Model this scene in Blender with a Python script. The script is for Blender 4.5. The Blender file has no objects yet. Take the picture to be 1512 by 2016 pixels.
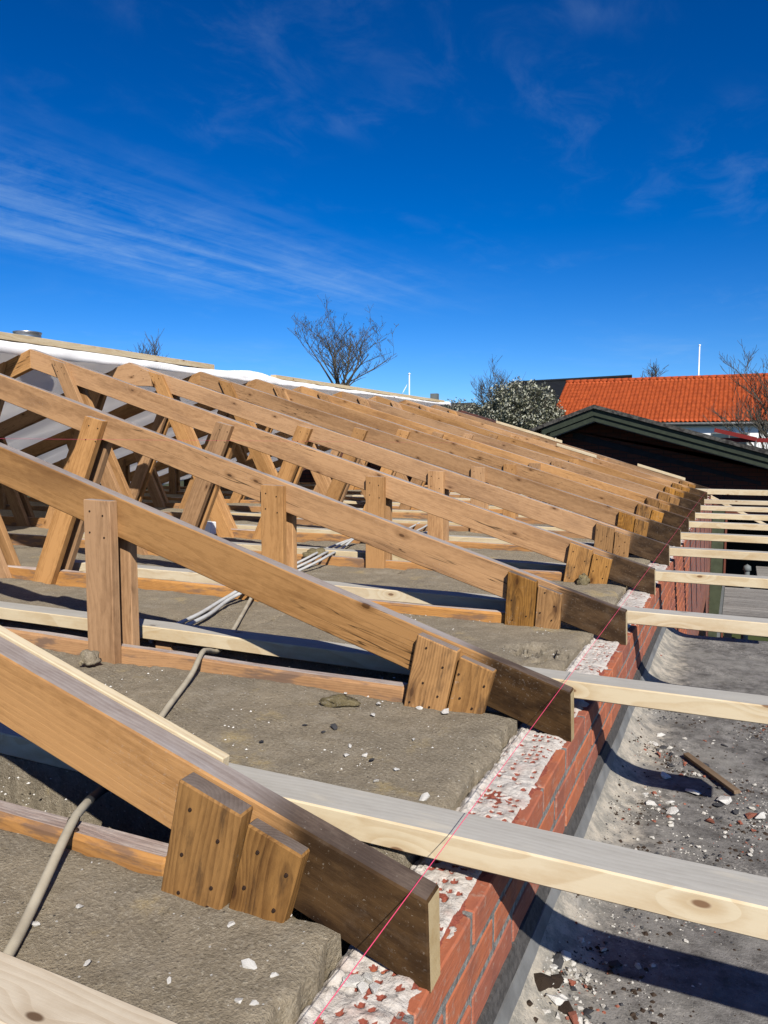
import bpy, bmesh, math, random
from mathutils import Vector, Matrix, noise
R = math.radians
random.seed(7)
scene = bpy.context.scene
C = scene.collection

# ------------------------------------------------------------------ camera
cam_d = bpy.data.cameras.new('camera'); cam = bpy.data.objects.new('camera', cam_d); C.objects.link(cam)
cam_d.sensor_fit = 'VERTICAL'; cam_d.sensor_height = 36.0; cam_d.lens = 36.0 * 1500 / 2016
cam.location = (0, 0, 0)
cam.rotation_euler = (R(90 - 4.99), 0, R(24.93))
cam_d.clip_start = 0.02; cam_d.clip_end = 1200
scene.camera = cam

# ------------------------------------------------------------------ world, sun, exposure
TOSUN = Vector((0.80, -1.0, 1.02)).normalized()
elev = math.asin(TOSUN.z); azim = math.atan2(TOSUN.x, TOSUN.y)
world = bpy.data.worlds.new('World'); scene.world = world; world.use_nodes = True
nt = world.node_tree; nt.nodes.clear()
def wn(t, **k):
    n = nt.nodes.new(t)
    for a, b in k.items(): setattr(n, a, b)
    return n
sky = wn('ShaderNodeTexSky', sky_type='NISHITA', sun_disc=False, sun_elevation=elev, sun_rotation=azim)
sky.air_density = 1.0; sky.dust_density = 0.35; sky.ozone_density = 3.0; sky.altitude = 0
hs = wn('ShaderNodeHueSaturation'); hs.inputs['Hue'].default_value = 0.509; hs.inputs['Saturation'].default_value = 1.25; hs.inputs['Value'].default_value = 0.60
gam = wn('ShaderNodeGamma'); gam.inputs['Gamma'].default_value = 1.5
nt.links.new(sky.outputs[0], gam.inputs[0]); nt.links.new(gam.outputs[0], hs.inputs['Color'])
# thin high cirrus: density from noise on the plane the clouds drift in (direction / height)
tc = wn('ShaderNodeTexCoord'); sep = wn('ShaderNodeSeparateXYZ'); nt.links.new(tc.outputs['Generated'], sep.inputs[0])
def wm(op, a, b=None, c=None, clamp=False):
    n = wn('ShaderNodeMath', operation=op); n.use_clamp = clamp
    for i, v in enumerate((a, b, c)):
        if v is None: continue
        if isinstance(v, (int, float)): n.inputs[i].default_value = v
        else: nt.links.new(v, n.inputs[i])
    return n.outputs[0]
lift = wn('ShaderNodeCombineXYZ'); nt.links.new(sep.outputs['X'], lift.inputs[0]); nt.links.new(sep.outputs['Y'], lift.inputs[1]); nt.links.new(wm('ADD', wm('MULTIPLY', sep.outputs['Z'], 0.95), 0.070), lift.inputs[2])
nrm = wn('ShaderNodeVectorMath', operation='NORMALIZE'); nt.links.new(lift.outputs[0], nrm.inputs[0]); nt.links.new(nrm.outputs[0], sky.inputs['Vector'])
zz = wm('MAXIMUM', wm('ADD', sep.outputs['Z'], 0.06), 0.03)
px = wm('DIVIDE', sep.outputs['X'], zz); py = wm('DIVIDE', sep.outputs['Y'], zz)
cmb = wn('ShaderNodeCombineXYZ'); nt.links.new(px, cmb.inputs[0]); nt.links.new(py, cmb.inputs[1])
def cloud(rot, sc, nscale, detail, dist, lo, hi, loc=(0, 0, 0), rough=0.6):
    m = wn('ShaderNodeMapping'); m.inputs['Rotation'].default_value = (0, 0, rot); m.inputs['Scale'].default_value = sc; m.inputs['Location'].default_value = loc
    nt.links.new(cmb.outputs[0], m.inputs[0])
    n = wn('ShaderNodeTexNoise'); n.inputs['Scale'].default_value = nscale; n.inputs['Detail'].default_value = detail
    n.inputs['Distortion'].default_value = dist; n.inputs['Roughness'].default_value = rough
    nt.links.new(m.outputs[0], n.inputs['Vector'])
    r = wn('ShaderNodeMapRange', interpolation_type='SMOOTHSTEP'); nt.links.new(n.outputs['Fac'], r.inputs['Value'])
    r.inputs['From Min'].default_value = lo; r.inputs['From Max'].default_value = hi
    return r.outputs[0]
acr = wm('SUBTRACT', px, wm('MULTIPLY', py, 0.25))            # across the drift direction
drift = wn('ShaderNodeCombineXYZ'); nt.links.new(wm('MULTIPLY', acr, 7.0), drift.inputs[0]); nt.links.new(wm('MULTIPLY', py, 0.75), drift.inputs[1])
def dnoise(vec, scale, detail, rough, dist):
    n = wn('ShaderNodeTexNoise'); n.inputs['Scale'].default_value = scale; n.inputs['Detail'].default_value = detail; n.inputs['Roughness'].default_value = rough; n.inputs['Distortion'].default_value = dist
    nt.links.new(vec, n.inputs['Vector']); return n.outputs['Fac']
def sst(v, lo, hi, a=0.0, b=1.0):
    r = wn('ShaderNodeMapRange', interpolation_type='SMOOTHSTEP'); nt.links.new(v, r.inputs['Value']); r.inputs['From Min'].default_value = lo; r.inputs['From Max'].default_value = hi
    r.inputs['To Min'].default_value = a; r.inputs['To Max'].default_value = b; return r.outputs[0]
wob = wm('MULTIPLY', wm('SUBTRACT', dnoise(cmb.outputs[0], 1.6, 4, 0.6, 0.3), 0.5), 0.55)
acw = wm('ADD', acr, wob)
band = wm('MULTIPLY', wm('MULTIPLY', sst(acw, -3.55, -2.85), sst(acw, -2.75, -1.95, 1.0, 0.0)), sst(py, 3.1, 4.3, 1.0, 0.0))
fil = wm('ADD', wm('MULTIPLY', sst(dnoise(drift.outputs[0], 1.0, 9, 0.60, 0.20), 0.34, 0.76), 0.85), wm('MULTIPLY', sst(dnoise(cmb.outputs[0], 4.5, 10, 0.68, 0.4), 0.40, 0.78), 0.55))
streak = wm('MULTIPLY', band, fil)
wisp = cloud(R(24), (2.0, 1.3, 1), 3.0, 11, 0.5, 0.42, 0.86, (7.7, 4.1, 0), 0.62)
patch2 = cloud(R(-50), (0.8, 0.7, 1), 1.2, 4, 0.4, 0.48, 0.70, (5.0, 9.3, 0))
low = wm('MULTIPLY', cloud(R(0), (0.5, 0.5, 1), 1.0, 7, 0.8, 0.52, 0.85, (1.0, 3.0, 0)), sst(sep.outputs['Z'], 0.05, 0.30, 0.8, 0.0))
dens = wm('ADD', wm('ADD', wm('MULTIPLY', streak, 0.31), wm('MULTIPLY', wm('MULTIPLY', wisp, patch2), 0.11)), wm('MULTIPLY', low, 0.35), clamp=True)
mixc = wn('ShaderNodeMix', data_type='RGBA'); nt.links.new(dens, mixc.inputs['Factor'])
nt.links.new(hs.outputs[0], mixc.inputs['A']); mixc.inputs['B'].default_value = (5.0, 7.2, 9.6, 1)
bg = wn('ShaderNodeBackground'); bg.inputs['Strength'].default_value = 0.0515
out = wn('ShaderNodeOutputWorld'); nt.links.new(mixc.outputs['Result'], bg.inputs['Color']); nt.links.new(bg.outputs[0], out.inputs[0])

sun_d = bpy.data.lights.new('sun', 'SUN'); sun_d.energy = 5.0; sun_d.angle = R(0.53); sun_d.color = (1.0, 0.955, 0.88)
sun = bpy.data.objects.new('sun', sun_d); C.objects.link(sun)
sun.rotation_euler = TOSUN.to_track_quat('Z', 'Y').to_euler(); sun.location = (4, -5, 6)
scene.view_settings.view_transform = 'Standard'; scene.view_settings.look = 'None'
scene.view_settings.exposure = 0.80; scene.view_settings.gamma = 1.0
scene.cycles.max_bounces = 6; scene.cycles.transparent_max_bounces = 8

# ------------------------------------------------------------------ object helpers
def tag(o, label=None, cat=None, group=None, kind=None):
    if label: o['label'] = label
    if cat: o['category'] = cat
    if group: o['group'] = group
    if kind or cat: o['kind'] = kind or 'thing'
    return o
def empty(name, loc=(0, 0, 0)):
    o = bpy.data.objects.new(name, None); C.objects.link(o); o.location = loc; o.empty_display_size = 0.1
    return o
def obj(name, me, parent=None, loc=None):
    o = bpy.data.objects.new(name, me); C.objects.link(o)
    if name == 'nail_heads': o['kind'] = 'stuff'
    if parent: o.parent = parent
    if loc is not None: o.location = loc
    return o
def mesh_of(name, bm, mats, smooth=False):
    me = bpy.data.meshes.new(name); bm.to_mesh(me); bm.free()
    for m in (mats if isinstance(mats, (list, tuple)) else [mats]): me.materials.append(m)
    if smooth: me.polygons.foreach_set('use_smooth', [True] * len(me.polygons))
    return me
def mesh_py(name, v, f, mats, smooth=False):
    me = bpy.data.meshes.new(name); me.from_pydata(v, [], f); me.update()
    for m in (mats if isinstance(mats, (list, tuple)) else [mats]): me.materials.append(m)
    if smooth: me.polygons.foreach_set('use_smooth', [True] * len(me.polygons))
    return me
def box_bm(x0, x1, y0, y1, z0, z1, bev=0.0):
    bm = bmesh.new(); bmesh.ops.create_cube(bm, size=1)
    for v in bm.verts:
        v.co = Vector(((x0 + x1) / 2 + v.co.x * (x1 - x0), (y0 + y1) / 2 + v.co.y * (y1 - y0), (z0 + z1) / 2 + v.co.z * (z1 - z0)))
    if bev: bmesh.ops.bevel(bm, geom=bm.edges[:], offset=bev, segments=1, affect='EDGES')
    return bm
def box(name, b, mat, parent=None, bev=0.0): return obj(name, mesh_of(name, box_bm(*b, bev), mat), parent)
def tube(points, rad, n=8, taper=None, closed=True):
    vs, fs = [], []
    P = [Vector(p) for p in points]
    up = Vector((0, 0, 1))
    for i, p in enumerate(P):
        d = (P[min(i + 1, len(P) - 1)] - P[max(i - 1, 0)]).normalized()
        a = d.cross(up)
        if a.length < 1e-3: a = d.cross(Vector((1, 0, 0)))
        a.normalize(); b = a.cross(d)
        r = rad if taper is None else taper[i]
        for k in range(n):
            t = 2 * math.pi * k / n
            vs.append(p + (a * math.cos(t) + b * math.sin(t)) * r)
    for i in range(len(P) - 1):
        for k in range(n):
            fs.append((i * n + k, i * n + (k + 1) % n, (i + 1) * n + (k + 1) % n, (i + 1) * n + k))
    if closed:
        fs.append(tuple(range(n))[::-1]); fs.append(tuple((len(P) - 1) * n + k for k in range(n)))
    return vs, fs
def smooth_path(pts, sub=6):
    out = []
    P = [Vector(p) for p in pts]
    for i in range(len(P) - 1):
        p0 = P[max(i - 1, 0)]; p1 = P[i]; p2 = P[i + 1]; p3 = P[min(i + 2, len(P) - 1)]
        for k in range(sub):
            t = k / sub
            out.append(0.5 * ((2 * p1) + (p2 - p0) * t + (2 * p0 - 5 * p1 + 4 * p2 - p3) * t * t + (3 * p1 - p0 - 3 * p2 + p3) * t ** 3))
    out.append(P[-1]); return out

# ------------------------------------------------------------------ materials
def new_mat(name):
    m = bpy.data.materials.new(name); m.use_nodes = True
    t = m.node_tree; t.nodes.clear()
    o = t.nodes.new('ShaderNodeOutputMaterial'); b = t.nodes.new('ShaderNodeBsdfPrincipled')
    t.links.new(b.outputs[0], o.inputs[0]); b.inputs['Roughness'].default_value = 0.8
    return m, t, b
class N:
    def __init__(s, t): s.t = t
    def node(s, ty, **k):
        n = s.t.nodes.new(ty)
        for a, b in k.items(): setattr(n, a, b)
        return n
    def put(s, sock, v):
        if isinstance(v, (int, float)): sock.default_value = v
        elif isinstance(v, (tuple, list)): sock.default_value = tuple(v) + ((1,) if len(v) == 3 and sock.type == 'RGBA' else ())
        else: s.t.links.new(v, sock)
    def math(s, op, a, b=None, clamp=False):
        n = s.node('ShaderNodeMath', operation=op); n.use_clamp = clamp
        s.put(n.inputs[0], a)
        if b is not None: s.put(n.inputs[1], b)
        return n.outputs[0]
    def vec(s, op, a, b=None):
        n = s.node('ShaderNodeVectorMath', operation=op); s.put(n.inputs[0], a)
        if b is not None: s.put(n.inputs[1], b)
        return n.outputs['Value'] if op in ('LENGTH', 'DISTANCE', 'DOT_PRODUCT') else n.outputs['Vector']
    def noise(s, v, scale=1.0, detail=3, rough=0.55, dist=0.0):
        n = s.node('ShaderNodeTexNoise'); s.put(n.inputs['Vector'], v); n.inputs['Scale'].default_value = scale
        n.inputs['Detail'].default_value = detail; n.inputs['Roughness'].default_value = rough; n.inputs['Distortion'].default_value = dist
        return n.outputs['Fac']
    def voro(s, v, scale=1.0, feature='F1'):
        n = s.node('ShaderNodeTexVoronoi', feature=feature); s.put(n.inputs['Vector'], v); n.inputs['Scale'].default_value = scale
        return n
    def rng(s, v, a, b, c=0.0, d=1.0, smooth=True):
        n = s.node('ShaderNodeMapRange', interpolation_type='SMOOTHSTEP' if smooth else 'LINEAR')
        s.put(n.inputs['Value'], v); n.inputs['From Min'].default_value = a; n.inputs['From Max'].default_value = b
        n.inputs['To Min'].default_value = c; n.inputs['To Max'].default_value = d
        return n.outputs[0]
    def mix(s, f, a, b, mode='MIX'):
        n = s.node('ShaderNodeMix', data_type='RGBA', blend_type=mode); s.put(n.inputs['Factor'], f); s.put(n.inputs['A'], a); s.put(n.inputs['B'], b)
        return n.outputs['Result']
    def bump(s, h, strength, dist=0.01):
        n = s.node('ShaderNodeBump'); s.put(n.inputs['Height'], h); n.inputs['Strength'].default_value = strength; n.inputs['Distance'].default_value = dist
        return n.outputs[0]
    def attr(s, name): return s.node('ShaderNodeAttribute', attribute_name=name)
    def objco(s): return s.node('ShaderNodeTexCoord').outputs['Object']
    def pos(s): return s.node('ShaderNodeNewGeometry').outputs['Position']
    def rand(s): return s.node('ShaderNodeObjectInfo').outputs['Random']

def wood(name, light, dark, ring=0.55, fibre=0.5, knot=0.5, period=0.007, tail=None, patch=None, var=0.44, rough=0.75, bump=0.25, knotcol=(0.10, 0.045, 0.018), cracks=0.0, splash=0.0):
    m, t, b = new_mat(name); g = N(t)
    wc = g.attr('wc').outputs['Vector']; rnd = g.rand()
    off = g.node('ShaderNodeCombineXYZ'); g.put(off.inputs[0], g.math('MULTIPLY', rnd, 53.0))
    g.put(off.inputs[1], g.math('MULTIPLY', g.math('FRACT', g.math('MULTIPLY', rnd, 17.3)), 0.22))
    g.put(off.inputs[2], g.math('ADD', g.math('MULTIPLY', g.math('FRACT', g.math('MULTIPLY', rnd, 41.7)), 0.10), 0.03))
    v = g.vec('ADD', wc, off.outputs[0])
    wob = g.noise(g.vec('MULTIPLY', v, (1.6, 5, 5)), 1.0, 2)
    sp = g.node('ShaderNodeSeparateXYZ'); g.put(sp.inputs[0], v)
    # growth rings round a pith outside the piece
    yz = g.node('ShaderNodeCombineXYZ'); g.put(yz.inputs[1], g.math('SUBTRACT', sp.outputs[1], 0.08)); g.put(yz.inputs[2], sp.outputs[2])
    rr = g.math('ADD', g.vec('LENGTH', yz.outputs[0]), g.math('MULTIPLY', wob, 0.085))
    # knots push the grain aside
    kc = g.node('ShaderNodeCombineXYZ'); g.put(kc.inputs[0], g.math('MULTIPLY', sp.outputs[0], 2.6)); g.put(kc.inputs[1], g.math('MULTIPLY', g.math('ADD', sp.outputs[1], sp.outputs[2]), 6.0))
    kv = g.voro(kc.outputs[0], 1.0); kv.voronoi_dimensions = '2D'
    kd = kv.outputs['Distance']; ksel = g.node('ShaderNodeSeparateXYZ'); g.put(ksel.inputs[0], kv.outputs['Color'])
    gate = g.math('LESS_THAN', ksel.outputs[0], knot)
    near = g.math('MULTIPLY', g.rng(kd, 0.0, 0.26, 1.0, 0.0), gate)
    rr = g.math('ADD', rr, g.math('MULTIPLY', near, 0.022))
    ph = g.math('FRACT', g.math('DIVIDE', rr, period))
    rg = g.math('MULTIPLY', g.rng(ph, 0.15, 0.92), g.rng(ph, 0.93, 1.0, 1.0, 0.0))
    fb = g.noise(g.vec('MULTIPLY', v, (9, 300, 300)), 1.0, 4, 0.7)
    lg = g.noise(g.vec('MULTIPLY', v, (1.1, 13, 13)), 1.0, 5, 0.58)
    f = g.math('ADD', g.math('MULTIPLY', rg, ring * 0.55), g.math('MULTIPLY', g.math('SUBTRACT', fb, 0.5), fibre))
    mot = g.noise(g.vec('MULTIPLY', v, (22, 60, 60)), 1.0, 5, 0.7)
    f = g.math('ADD', f, g.math('MULTIPLY', g.math('SUBTRACT', mot, 0.5), 1.15))
    f = g.math('ADD', f, g.math('MULTIPLY', g.math('SUBTRACT', lg, 0.44), 1.9), clamp=True)
    col = g.mix(f, light, dark)
    kcore = g.math('MULTIPLY', g.rng(kd, 0.024, 0.044, 1.0, 0.0), gate)
    khalo = g.math('MULTIPLY', g.rng(kd, 0.04, 0.12, 0.55, 0.0), gate)
    col = g.mix(khalo, col, dark); col = g.mix(g.math('MULTIPLY', kcore, 0.85), col, knotcol)
    if patch:
        pn = g.noise(g.vec('MULTIPLY', v, (patch[1], patch[1] * 5, patch[1] * 5)), 1.0, 6, 0.65)
        col = g.mix(g.rng(pn, patch[2], patch[3], 0, patch[4]), col, patch[0])
    if cracks:
        cn = g.noise(g.vec('MULTIPLY', v, (1.2, 34, 5)), 1.0, 2, 0.5)
        cr = g.rng(g.math('ABSOLUTE', g.math('SUBTRACT', cn, 0.5)), 0.0, 0.012, cracks, 0.0)
        cr = g.math('MULTIPLY', cr, g.rng(g.noise(g.vec('MULTIPLY', v, (0.9, 3, 3)), 1.0, 1), 0.52, 0.6))
        col = g.mix(cr, col, (0.03, 0.018, 0.01))
    if tail:
        raw = g.node('ShaderNodeSeparateXYZ'); g.put(raw.inputs[0], wc)
        n2 = g.noise(g.vec('MULTIPLY', v, (9, 22, 22)), 1.0, 5, 0.65)
        tf = g.rng(g.math('ADD', raw.outputs[0], g.math('MULTIPLY', g.math('SUBTRACT', n2, 0.5), 0.07)), tail[0], tail[1], 1.0, 0.0)
        dk = g.mix(g.rng(n2, 0.35, 0.62), tail[2], tail[3])
        dust = g.noise(g.vec('MULTIPLY', v, (11, 13, 13)), 1.0, 6, 0.7)
        dk = g.mix(g.rng(dust, 0.52, 0.85, 0, 0.45), dk, (0.24, 0.19, 0.14)); dk = g.mix(g.rng(g.noise(g.vec('MULTIPLY', v, (150, 150, 150)), 1.0, 3, 0.7), 0.64, 0.72, 0, 0.5), dk, (0.40, 0.35, 0.28))
        col = g.mix(g.math('MULTIPLY', tf, 0.93), col, dk)
    if splash:
        sn = g.noise(g.vec('MULTIPLY', v, (120, 130, 130)), 1.0, 5, 0.75)
        sb = g.noise(g.vec('MULTIPLY', v, (3.5, 6, 6)), 1.0, 2)
        col = g.mix(g.math('MULTIPLY', g.rng(sn, 0.57, 0.66), g.math('MULTIPLY', g.rng(sb, 0.5, 0.72), splash)), col, (0.62, 0.58, 0.52))
    val = g.math('ADD', g.math('MULTIPLY', g.math('SUBTRACT', g.math('FRACT', g.math('MULTIPLY', rnd, 7.13)), 0.5), var), 1.0)
    h2 = g.node('ShaderNodeHueSaturation'); g.put(h2.inputs['Color'], col); g.put(h2.inputs['Value'], val)
    g.put(h2.inputs['Saturation'], g.math('ADD', 0.92, g.math('MULTIPLY', rnd, 0.16)))
    g.put(b.inputs['Base Color'], h2.outputs[0]); b.inputs['Roughness'].default_value = rough
    b.inputs['Specular IOR Level'].default_value = 0.08
    hh = g.math('ADD', g.math('MULTIPLY', fb, 0.6), g.math('MULTIPLY', lg, 0.5))
    g.put(b.inputs['Normal'], g.bump(g.math('SUBTRACT', hh, g.math('MULTIPLY', rg, 0.25)), bump, 0.004))
    return m

OLD_L, OLD_D = (0.58, 0.325, 0.148), (0.235, 0.112, 0.044)
M = {}
M['rafter'] = wood('rafter_wood', OLD_L, OLD_D, fibre=0.8, ring=0.26, period=0.012, tail=(0.20, 0.28, (0.075, 0.043, 0.020), (0.014, 0.008, 0.005)), knot=0.50, cracks=0.9, splash=0.25, patch=((0.24, 0.125, 0.060), 1.4, 0.50, 0.70, 0.55))
M['old'] = wood('old_wood', OLD_L, OLD_D, fibre=0.8, ring=0.36, period=0.010, knot=0.55, cracks=0.5)
M['old_top'] = wood('weathered_top', (0.43, 0.37, 0.33), (0.22, 0.165, 0.14), ring=0.35, knot=0.25, var=0.12, patch=((0.46, 0.42, 0.40), 4.0, 0.5, 0.7, 0.7), tail=(0.22, 0.34, (0.16, 0.115, 0.085), (0.075, 0.05, 0.036)))
M['block'] = wood('gusset_wood', (0.46, 0.235, 0.075), (0.120, 0.052, 0.018), ring=0.6, knot=0.85, period=0.009, cracks=0.6, splash=0.75, patch=((0.11, 0.062, 0.030), 7.0, 0.50, 0.66, 0.75))
M['block_top'] = wood('gusset_top', (0.26, 0.205, 0.17), (0.13, 0.095, 0.075), ring=0.4, knot=0.1)
M['chord'] = wood('chord_face', (0.54, 0.285, 0.115), (0.28, 0.135, 0.055), knot=0.3, patch=((0.20, 0.13, 0.095), 5.0, 0.48, 0.62, 0.8))
M['chord_top'] = wood('chord_waney_top', (0.60, 0.50, 0.43), (0.30, 0.21, 0.17), ring=0.3, knot=0.2, patch=((0.40, 0.29, 0.24), 7.0, 0.46, 0.62, 0.7), bump=0.8)
M['fresh'] = wood('fresh_pine', (0.80, 0.665, 0.445), (0.62, 0.45, 0.25), ring=0.8, fibre=0.35, knot=0.42, period=0.011, var=0.10, bump=0.1, knotcol=(0.20, 0.09, 0.04))
M['fresh_top'] = wood('greyed_pine_top', (0.56, 0.53, 0.465), (0.42, 0.39, 0.335), ring=0.45, fibre=0.35, knot=0.32, period=0.012, var=0.10, bump=0.1, patch=((0.70, 0.63, 0.50), 5.0, 0.54, 0.70, 0.6), knotcol=(0.14, 0.11, 0.095))
M['pale'] = wood('pale_planed_pine', (0.80, 0.69, 0.53), (0.60, 0.48, 0.34), ring=0.7, fibre=0.4, knot=0.5, period=0.012, var=0.1, bump=0.12)
M['cut'] = wood('fresh_cut_end', (0.66, 0.52, 0.31), (0.47, 0.33, 0.16), ring=0.5, knot=0.0, period=0.006)
M['stick'] = wood('dirty_lath', (0.22, 0.15, 0.09), (0.11, 0.07, 0.04), knot=0.1)
M['deck'] = wood('grey_deck', (0.36, 0.34, 0.31), (0.10, 0.094, 0.085), ring=0.6, knot=0.3, var=0.3)

def plain(name, col, rough=0.8, metal=0.0, nscale=0, amt=0.0, col2=None, bump=0.0, spec=0.12):
    m, t, b = new_mat(name); g = N(t)
    b.inputs['Roughness'].default_value = rough; b.inputs['Metallic'].default_value = metal; b.inputs['Specular IOR Level'].default_value = spec
    if nscale:
        n = g.noise(g.objco(), nscale, 6, 0.62)
        c = g.mix(g.rng(n, 0.35, 0.68, 0, amt), col, col2 or tuple(c * 0.5 for c in col))
        g.put(b.inputs['Base Color'], c)
        if bump: g.put(b.inputs['Normal'], g.bump(n, bump, 0.02))
    else: g.put(b.inputs['Base Color'], col)
    return m
M['nail'] = plain('nail_rust', (0.055, 0.032, 0.022), 0.6, 0.3)
M['string'] = plain('pink_string', (0.80, 0.07, 0.17), 0.7)
M['conduit'] = plain('beige_conduit', (0.62, 0.55, 0.41), 0.55, 0, 14, 0.6, (0.38, 0.32, 0.23))
M['white_cable'] = plain('white_cable', (0.66, 0.66, 0.64), 0.5, 0, 20, 0.4, (0.42, 0.40, 0.36))
M['black_tape'] = plain('black_tape', (0.03, 0.03, 0.03), 0.5)
M['zinc'] = plain('zinc_strip', (0.27, 0.27, 0.26), 0.6, 0.1, 9, 0.8, (0.15, 0.15, 0.145), 0.15)
M['lead'] = plain('lead_flashing', (0.040, 0.043, 0.050), 0.6, 0.1, 9, 0.6)
M['shaded_brick'] = None
M['felt'] = plain('felt_strip', (0.12, 0.112, 0.105), 0.9, 0, 60, 0.7, (0.05, 0.047, 0.044), 0.4)
M['metal'] = plain('galvanised', (0.55, 0.56, 0.57), 0.35, 0.85, 6, 0.5)
M['white_paint'] = plain('white_paint', (0.80, 0.80, 0.78), 0.6)
M['white_render'] = plain('white_render', (0.80, 0.79, 0.76), 0.85, 0, 3, 0.15, (0.66, 0.65, 0.62))
M['green'] = plain('green_paint', (0.048, 0.060, 0.040), 0.6, 0, 14, 0.7, (0.030, 0.038, 0.027), 0.2)
M['green_l'] = plain('green_boarding', (0.085, 0.10, 0.06), 0.6, 0, 8, 0.5)
M['rust_paint'] = plain('brown_red_paint', (0.20, 0.07, 0.045), 0.6, 0, 8, 0.5)
M['red_steel'] = plain('red_oxide_paint', (0.23, 0.025, 0.022), 0.55)
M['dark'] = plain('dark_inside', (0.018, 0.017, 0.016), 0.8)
M['black_roof'] = plain('black_roof', (0.020, 0.022, 0.025), 0.5, 0, 3, 0.4)
M['roof_felt'] = plain('lichen_felt', (0.035, 0.032, 0.030), 0.9, 0, 18, 0.9, (0.13, 0.125, 0.11), 0.6)
M['grass'] = plain('ground_grass', (0.07, 0.09, 0.03), 0.95, 0, 0.6, 0.8, (0.10, 0.085, 0.05))
M['ceil'] = plain('dark_ceiling', (0.10, 0.085, 0.065), 0.95, 0, 5, 0.6)
M['glass'] = plain('window_glass', (0.03, 0.04, 0.05), 0.08, 0, spec=0.6)
M['grey_frame'] = plain('grey_fascia', (0.20, 0.215, 0.21), 0.6, 0, 3, 0.3)
M['bark'] = plain('grey_bark', (0.13, 0.115, 0.09), 0.9, 0, 6, 0.6)
M['bud'] = plain('tree_buds', (0.13, 0.14, 0.06), 0.8)
M['blossom'] = plain('pale_blossom', (0.58, 0.57, 0.46), 0.8, 0, 1.2, 0.8, (0.36, 0.37, 0.26))
M['leaf'] = plain('young_leaf', (0.27, 0.27, 0.17), 0.8)
M['stone_w'] = plain('mortar_chunk', (0.95, 0.92, 0.85), 0.95, 0, 60, 0.6, (0.66, 0.61, 0.53), 0.5)
M['stone_g'] = plain('dusty_mortar', (0.72, 0.68, 0.60), 0.95, 0, 60, 0.7, (0.42, 0.39, 0.34), 0.5)
M['stone_r'] = plain('brick_chunk', (0.33, 0.095, 0.055), 0.95, 0, 60, 0.6, (0.42, 0.22, 0.16), 0.5)
M['stone_d'] = plain('slate_chunk', (0.055, 0.055, 0.06), 0.85, 0, 40, 0.6, (0.13, 0.125, 0.12), 0.4)
M['bark_d'] = plain('rotten_wood', (0.045, 0.030, 0.020), 0.95, 0, 60, 0.6, (0.10, 0.07, 0.05), 0.6)
M['foam'] = plain('yellow_wool', (0.52, 0.40, 0.10), 0.95, 0, 30, 0.6, (0.30, 0.22, 0.08), 0.6)

# brick
def brick_mat():
    m, t, b = new_mat('red_brick'); g = N(t); v = g.vec('ADD', g.objco(), g.vec('MULTIPLY', g.rand(), (9.1, 5.3, 7.7)))
    rnd = g.rand()
    n = g.noise(v, 16, 6, 0.65); n2 = g.noise(g.vec('MULTIPLY', v, (60, 18, 160)), 1.0, 3)
    c = g.mix(n, (0.66, 0.215, 0.090), (0.44, 0.120, 0.055)); c = g.mix(g.math('MULTIPLY', g.math('FRACT', g.math('MULTIPLY', rnd, 13.7)), 0.75), c, (0.33, 0.115, 0.085)); c = g.mix(g.rng(g.noise(v, 7, 4, 0.6), 0.5, 0.7, 0, 0.5), c, (0.22, 0.085, 0.065))
    c = g.mix(g.rng(n2, 0.56, 0.75, 0, 0.4), c, (0.50, 0.30, 0.23))
    dust = g.noise(v, 42, 5, 0.7); c = g.mix(g.rng(dust, 0.54, 0.72, 0, 0.6), c, (0.52, 0.40, 0.31))
    g.put(b.inputs['Base Color'], c); b.inputs['Roughness'].default_value = 0.9; b.inputs['Specular IOR Level'].default_value = 0.2
    g.put(b.inputs['Normal'], g.bump(g.math('ADD', n2, dust), 0.5, 0.004)); return m
M['brick'] = brick_mat()
M['joint'] = plain('grey_joint', (0.36, 0.35, 0.32), 0.95, 0, 70, 0.7, (0.11, 0.105, 0.10), 0.6)
def far_brick(name='far_brickwork', k=1.0):
    m, t, b = new_mat(name); g = N(t)
    p = g.node('ShaderNodeSeparateXYZ'); g.put(p.inputs[0], g.objco())
    cv = g.node('ShaderNodeCombineXYZ'); g.put(cv.inputs[0], g.math('ADD', p.outputs[0], p.outputs[1])); g.put(cv.inputs[1], p.outputs[2])
    bt = g.node('ShaderNodeTexBrick'); g.put(bt.inputs['Vector'], cv.outputs[0]); bt.inputs['Scale'].default_value = 1.0
    bt.inputs['Brick Width'].default_value = 0.245; bt.inputs['Row Height'].default_value = 0.0735; bt.inputs['Mortar Size'].default_value = 0.007
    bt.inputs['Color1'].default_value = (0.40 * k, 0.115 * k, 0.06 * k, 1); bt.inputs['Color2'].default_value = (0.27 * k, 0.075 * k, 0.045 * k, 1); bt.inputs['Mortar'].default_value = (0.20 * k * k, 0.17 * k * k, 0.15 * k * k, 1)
    g.put(b.inputs['Base Color'], bt.outputs['Color']); b.inputs['Roughness'].default_value = 0.9
    g.put(b.inputs['Normal'], g.bump(bt.outputs['Fac'], -0.4, 0.01)); return m
M['far_brick'] = far_brick(); M['shaded_brick'] = far_brick('shaded_brickwork', 0.36)  # gable copy darkened: shade under the overhang is put into its brick colour
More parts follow.
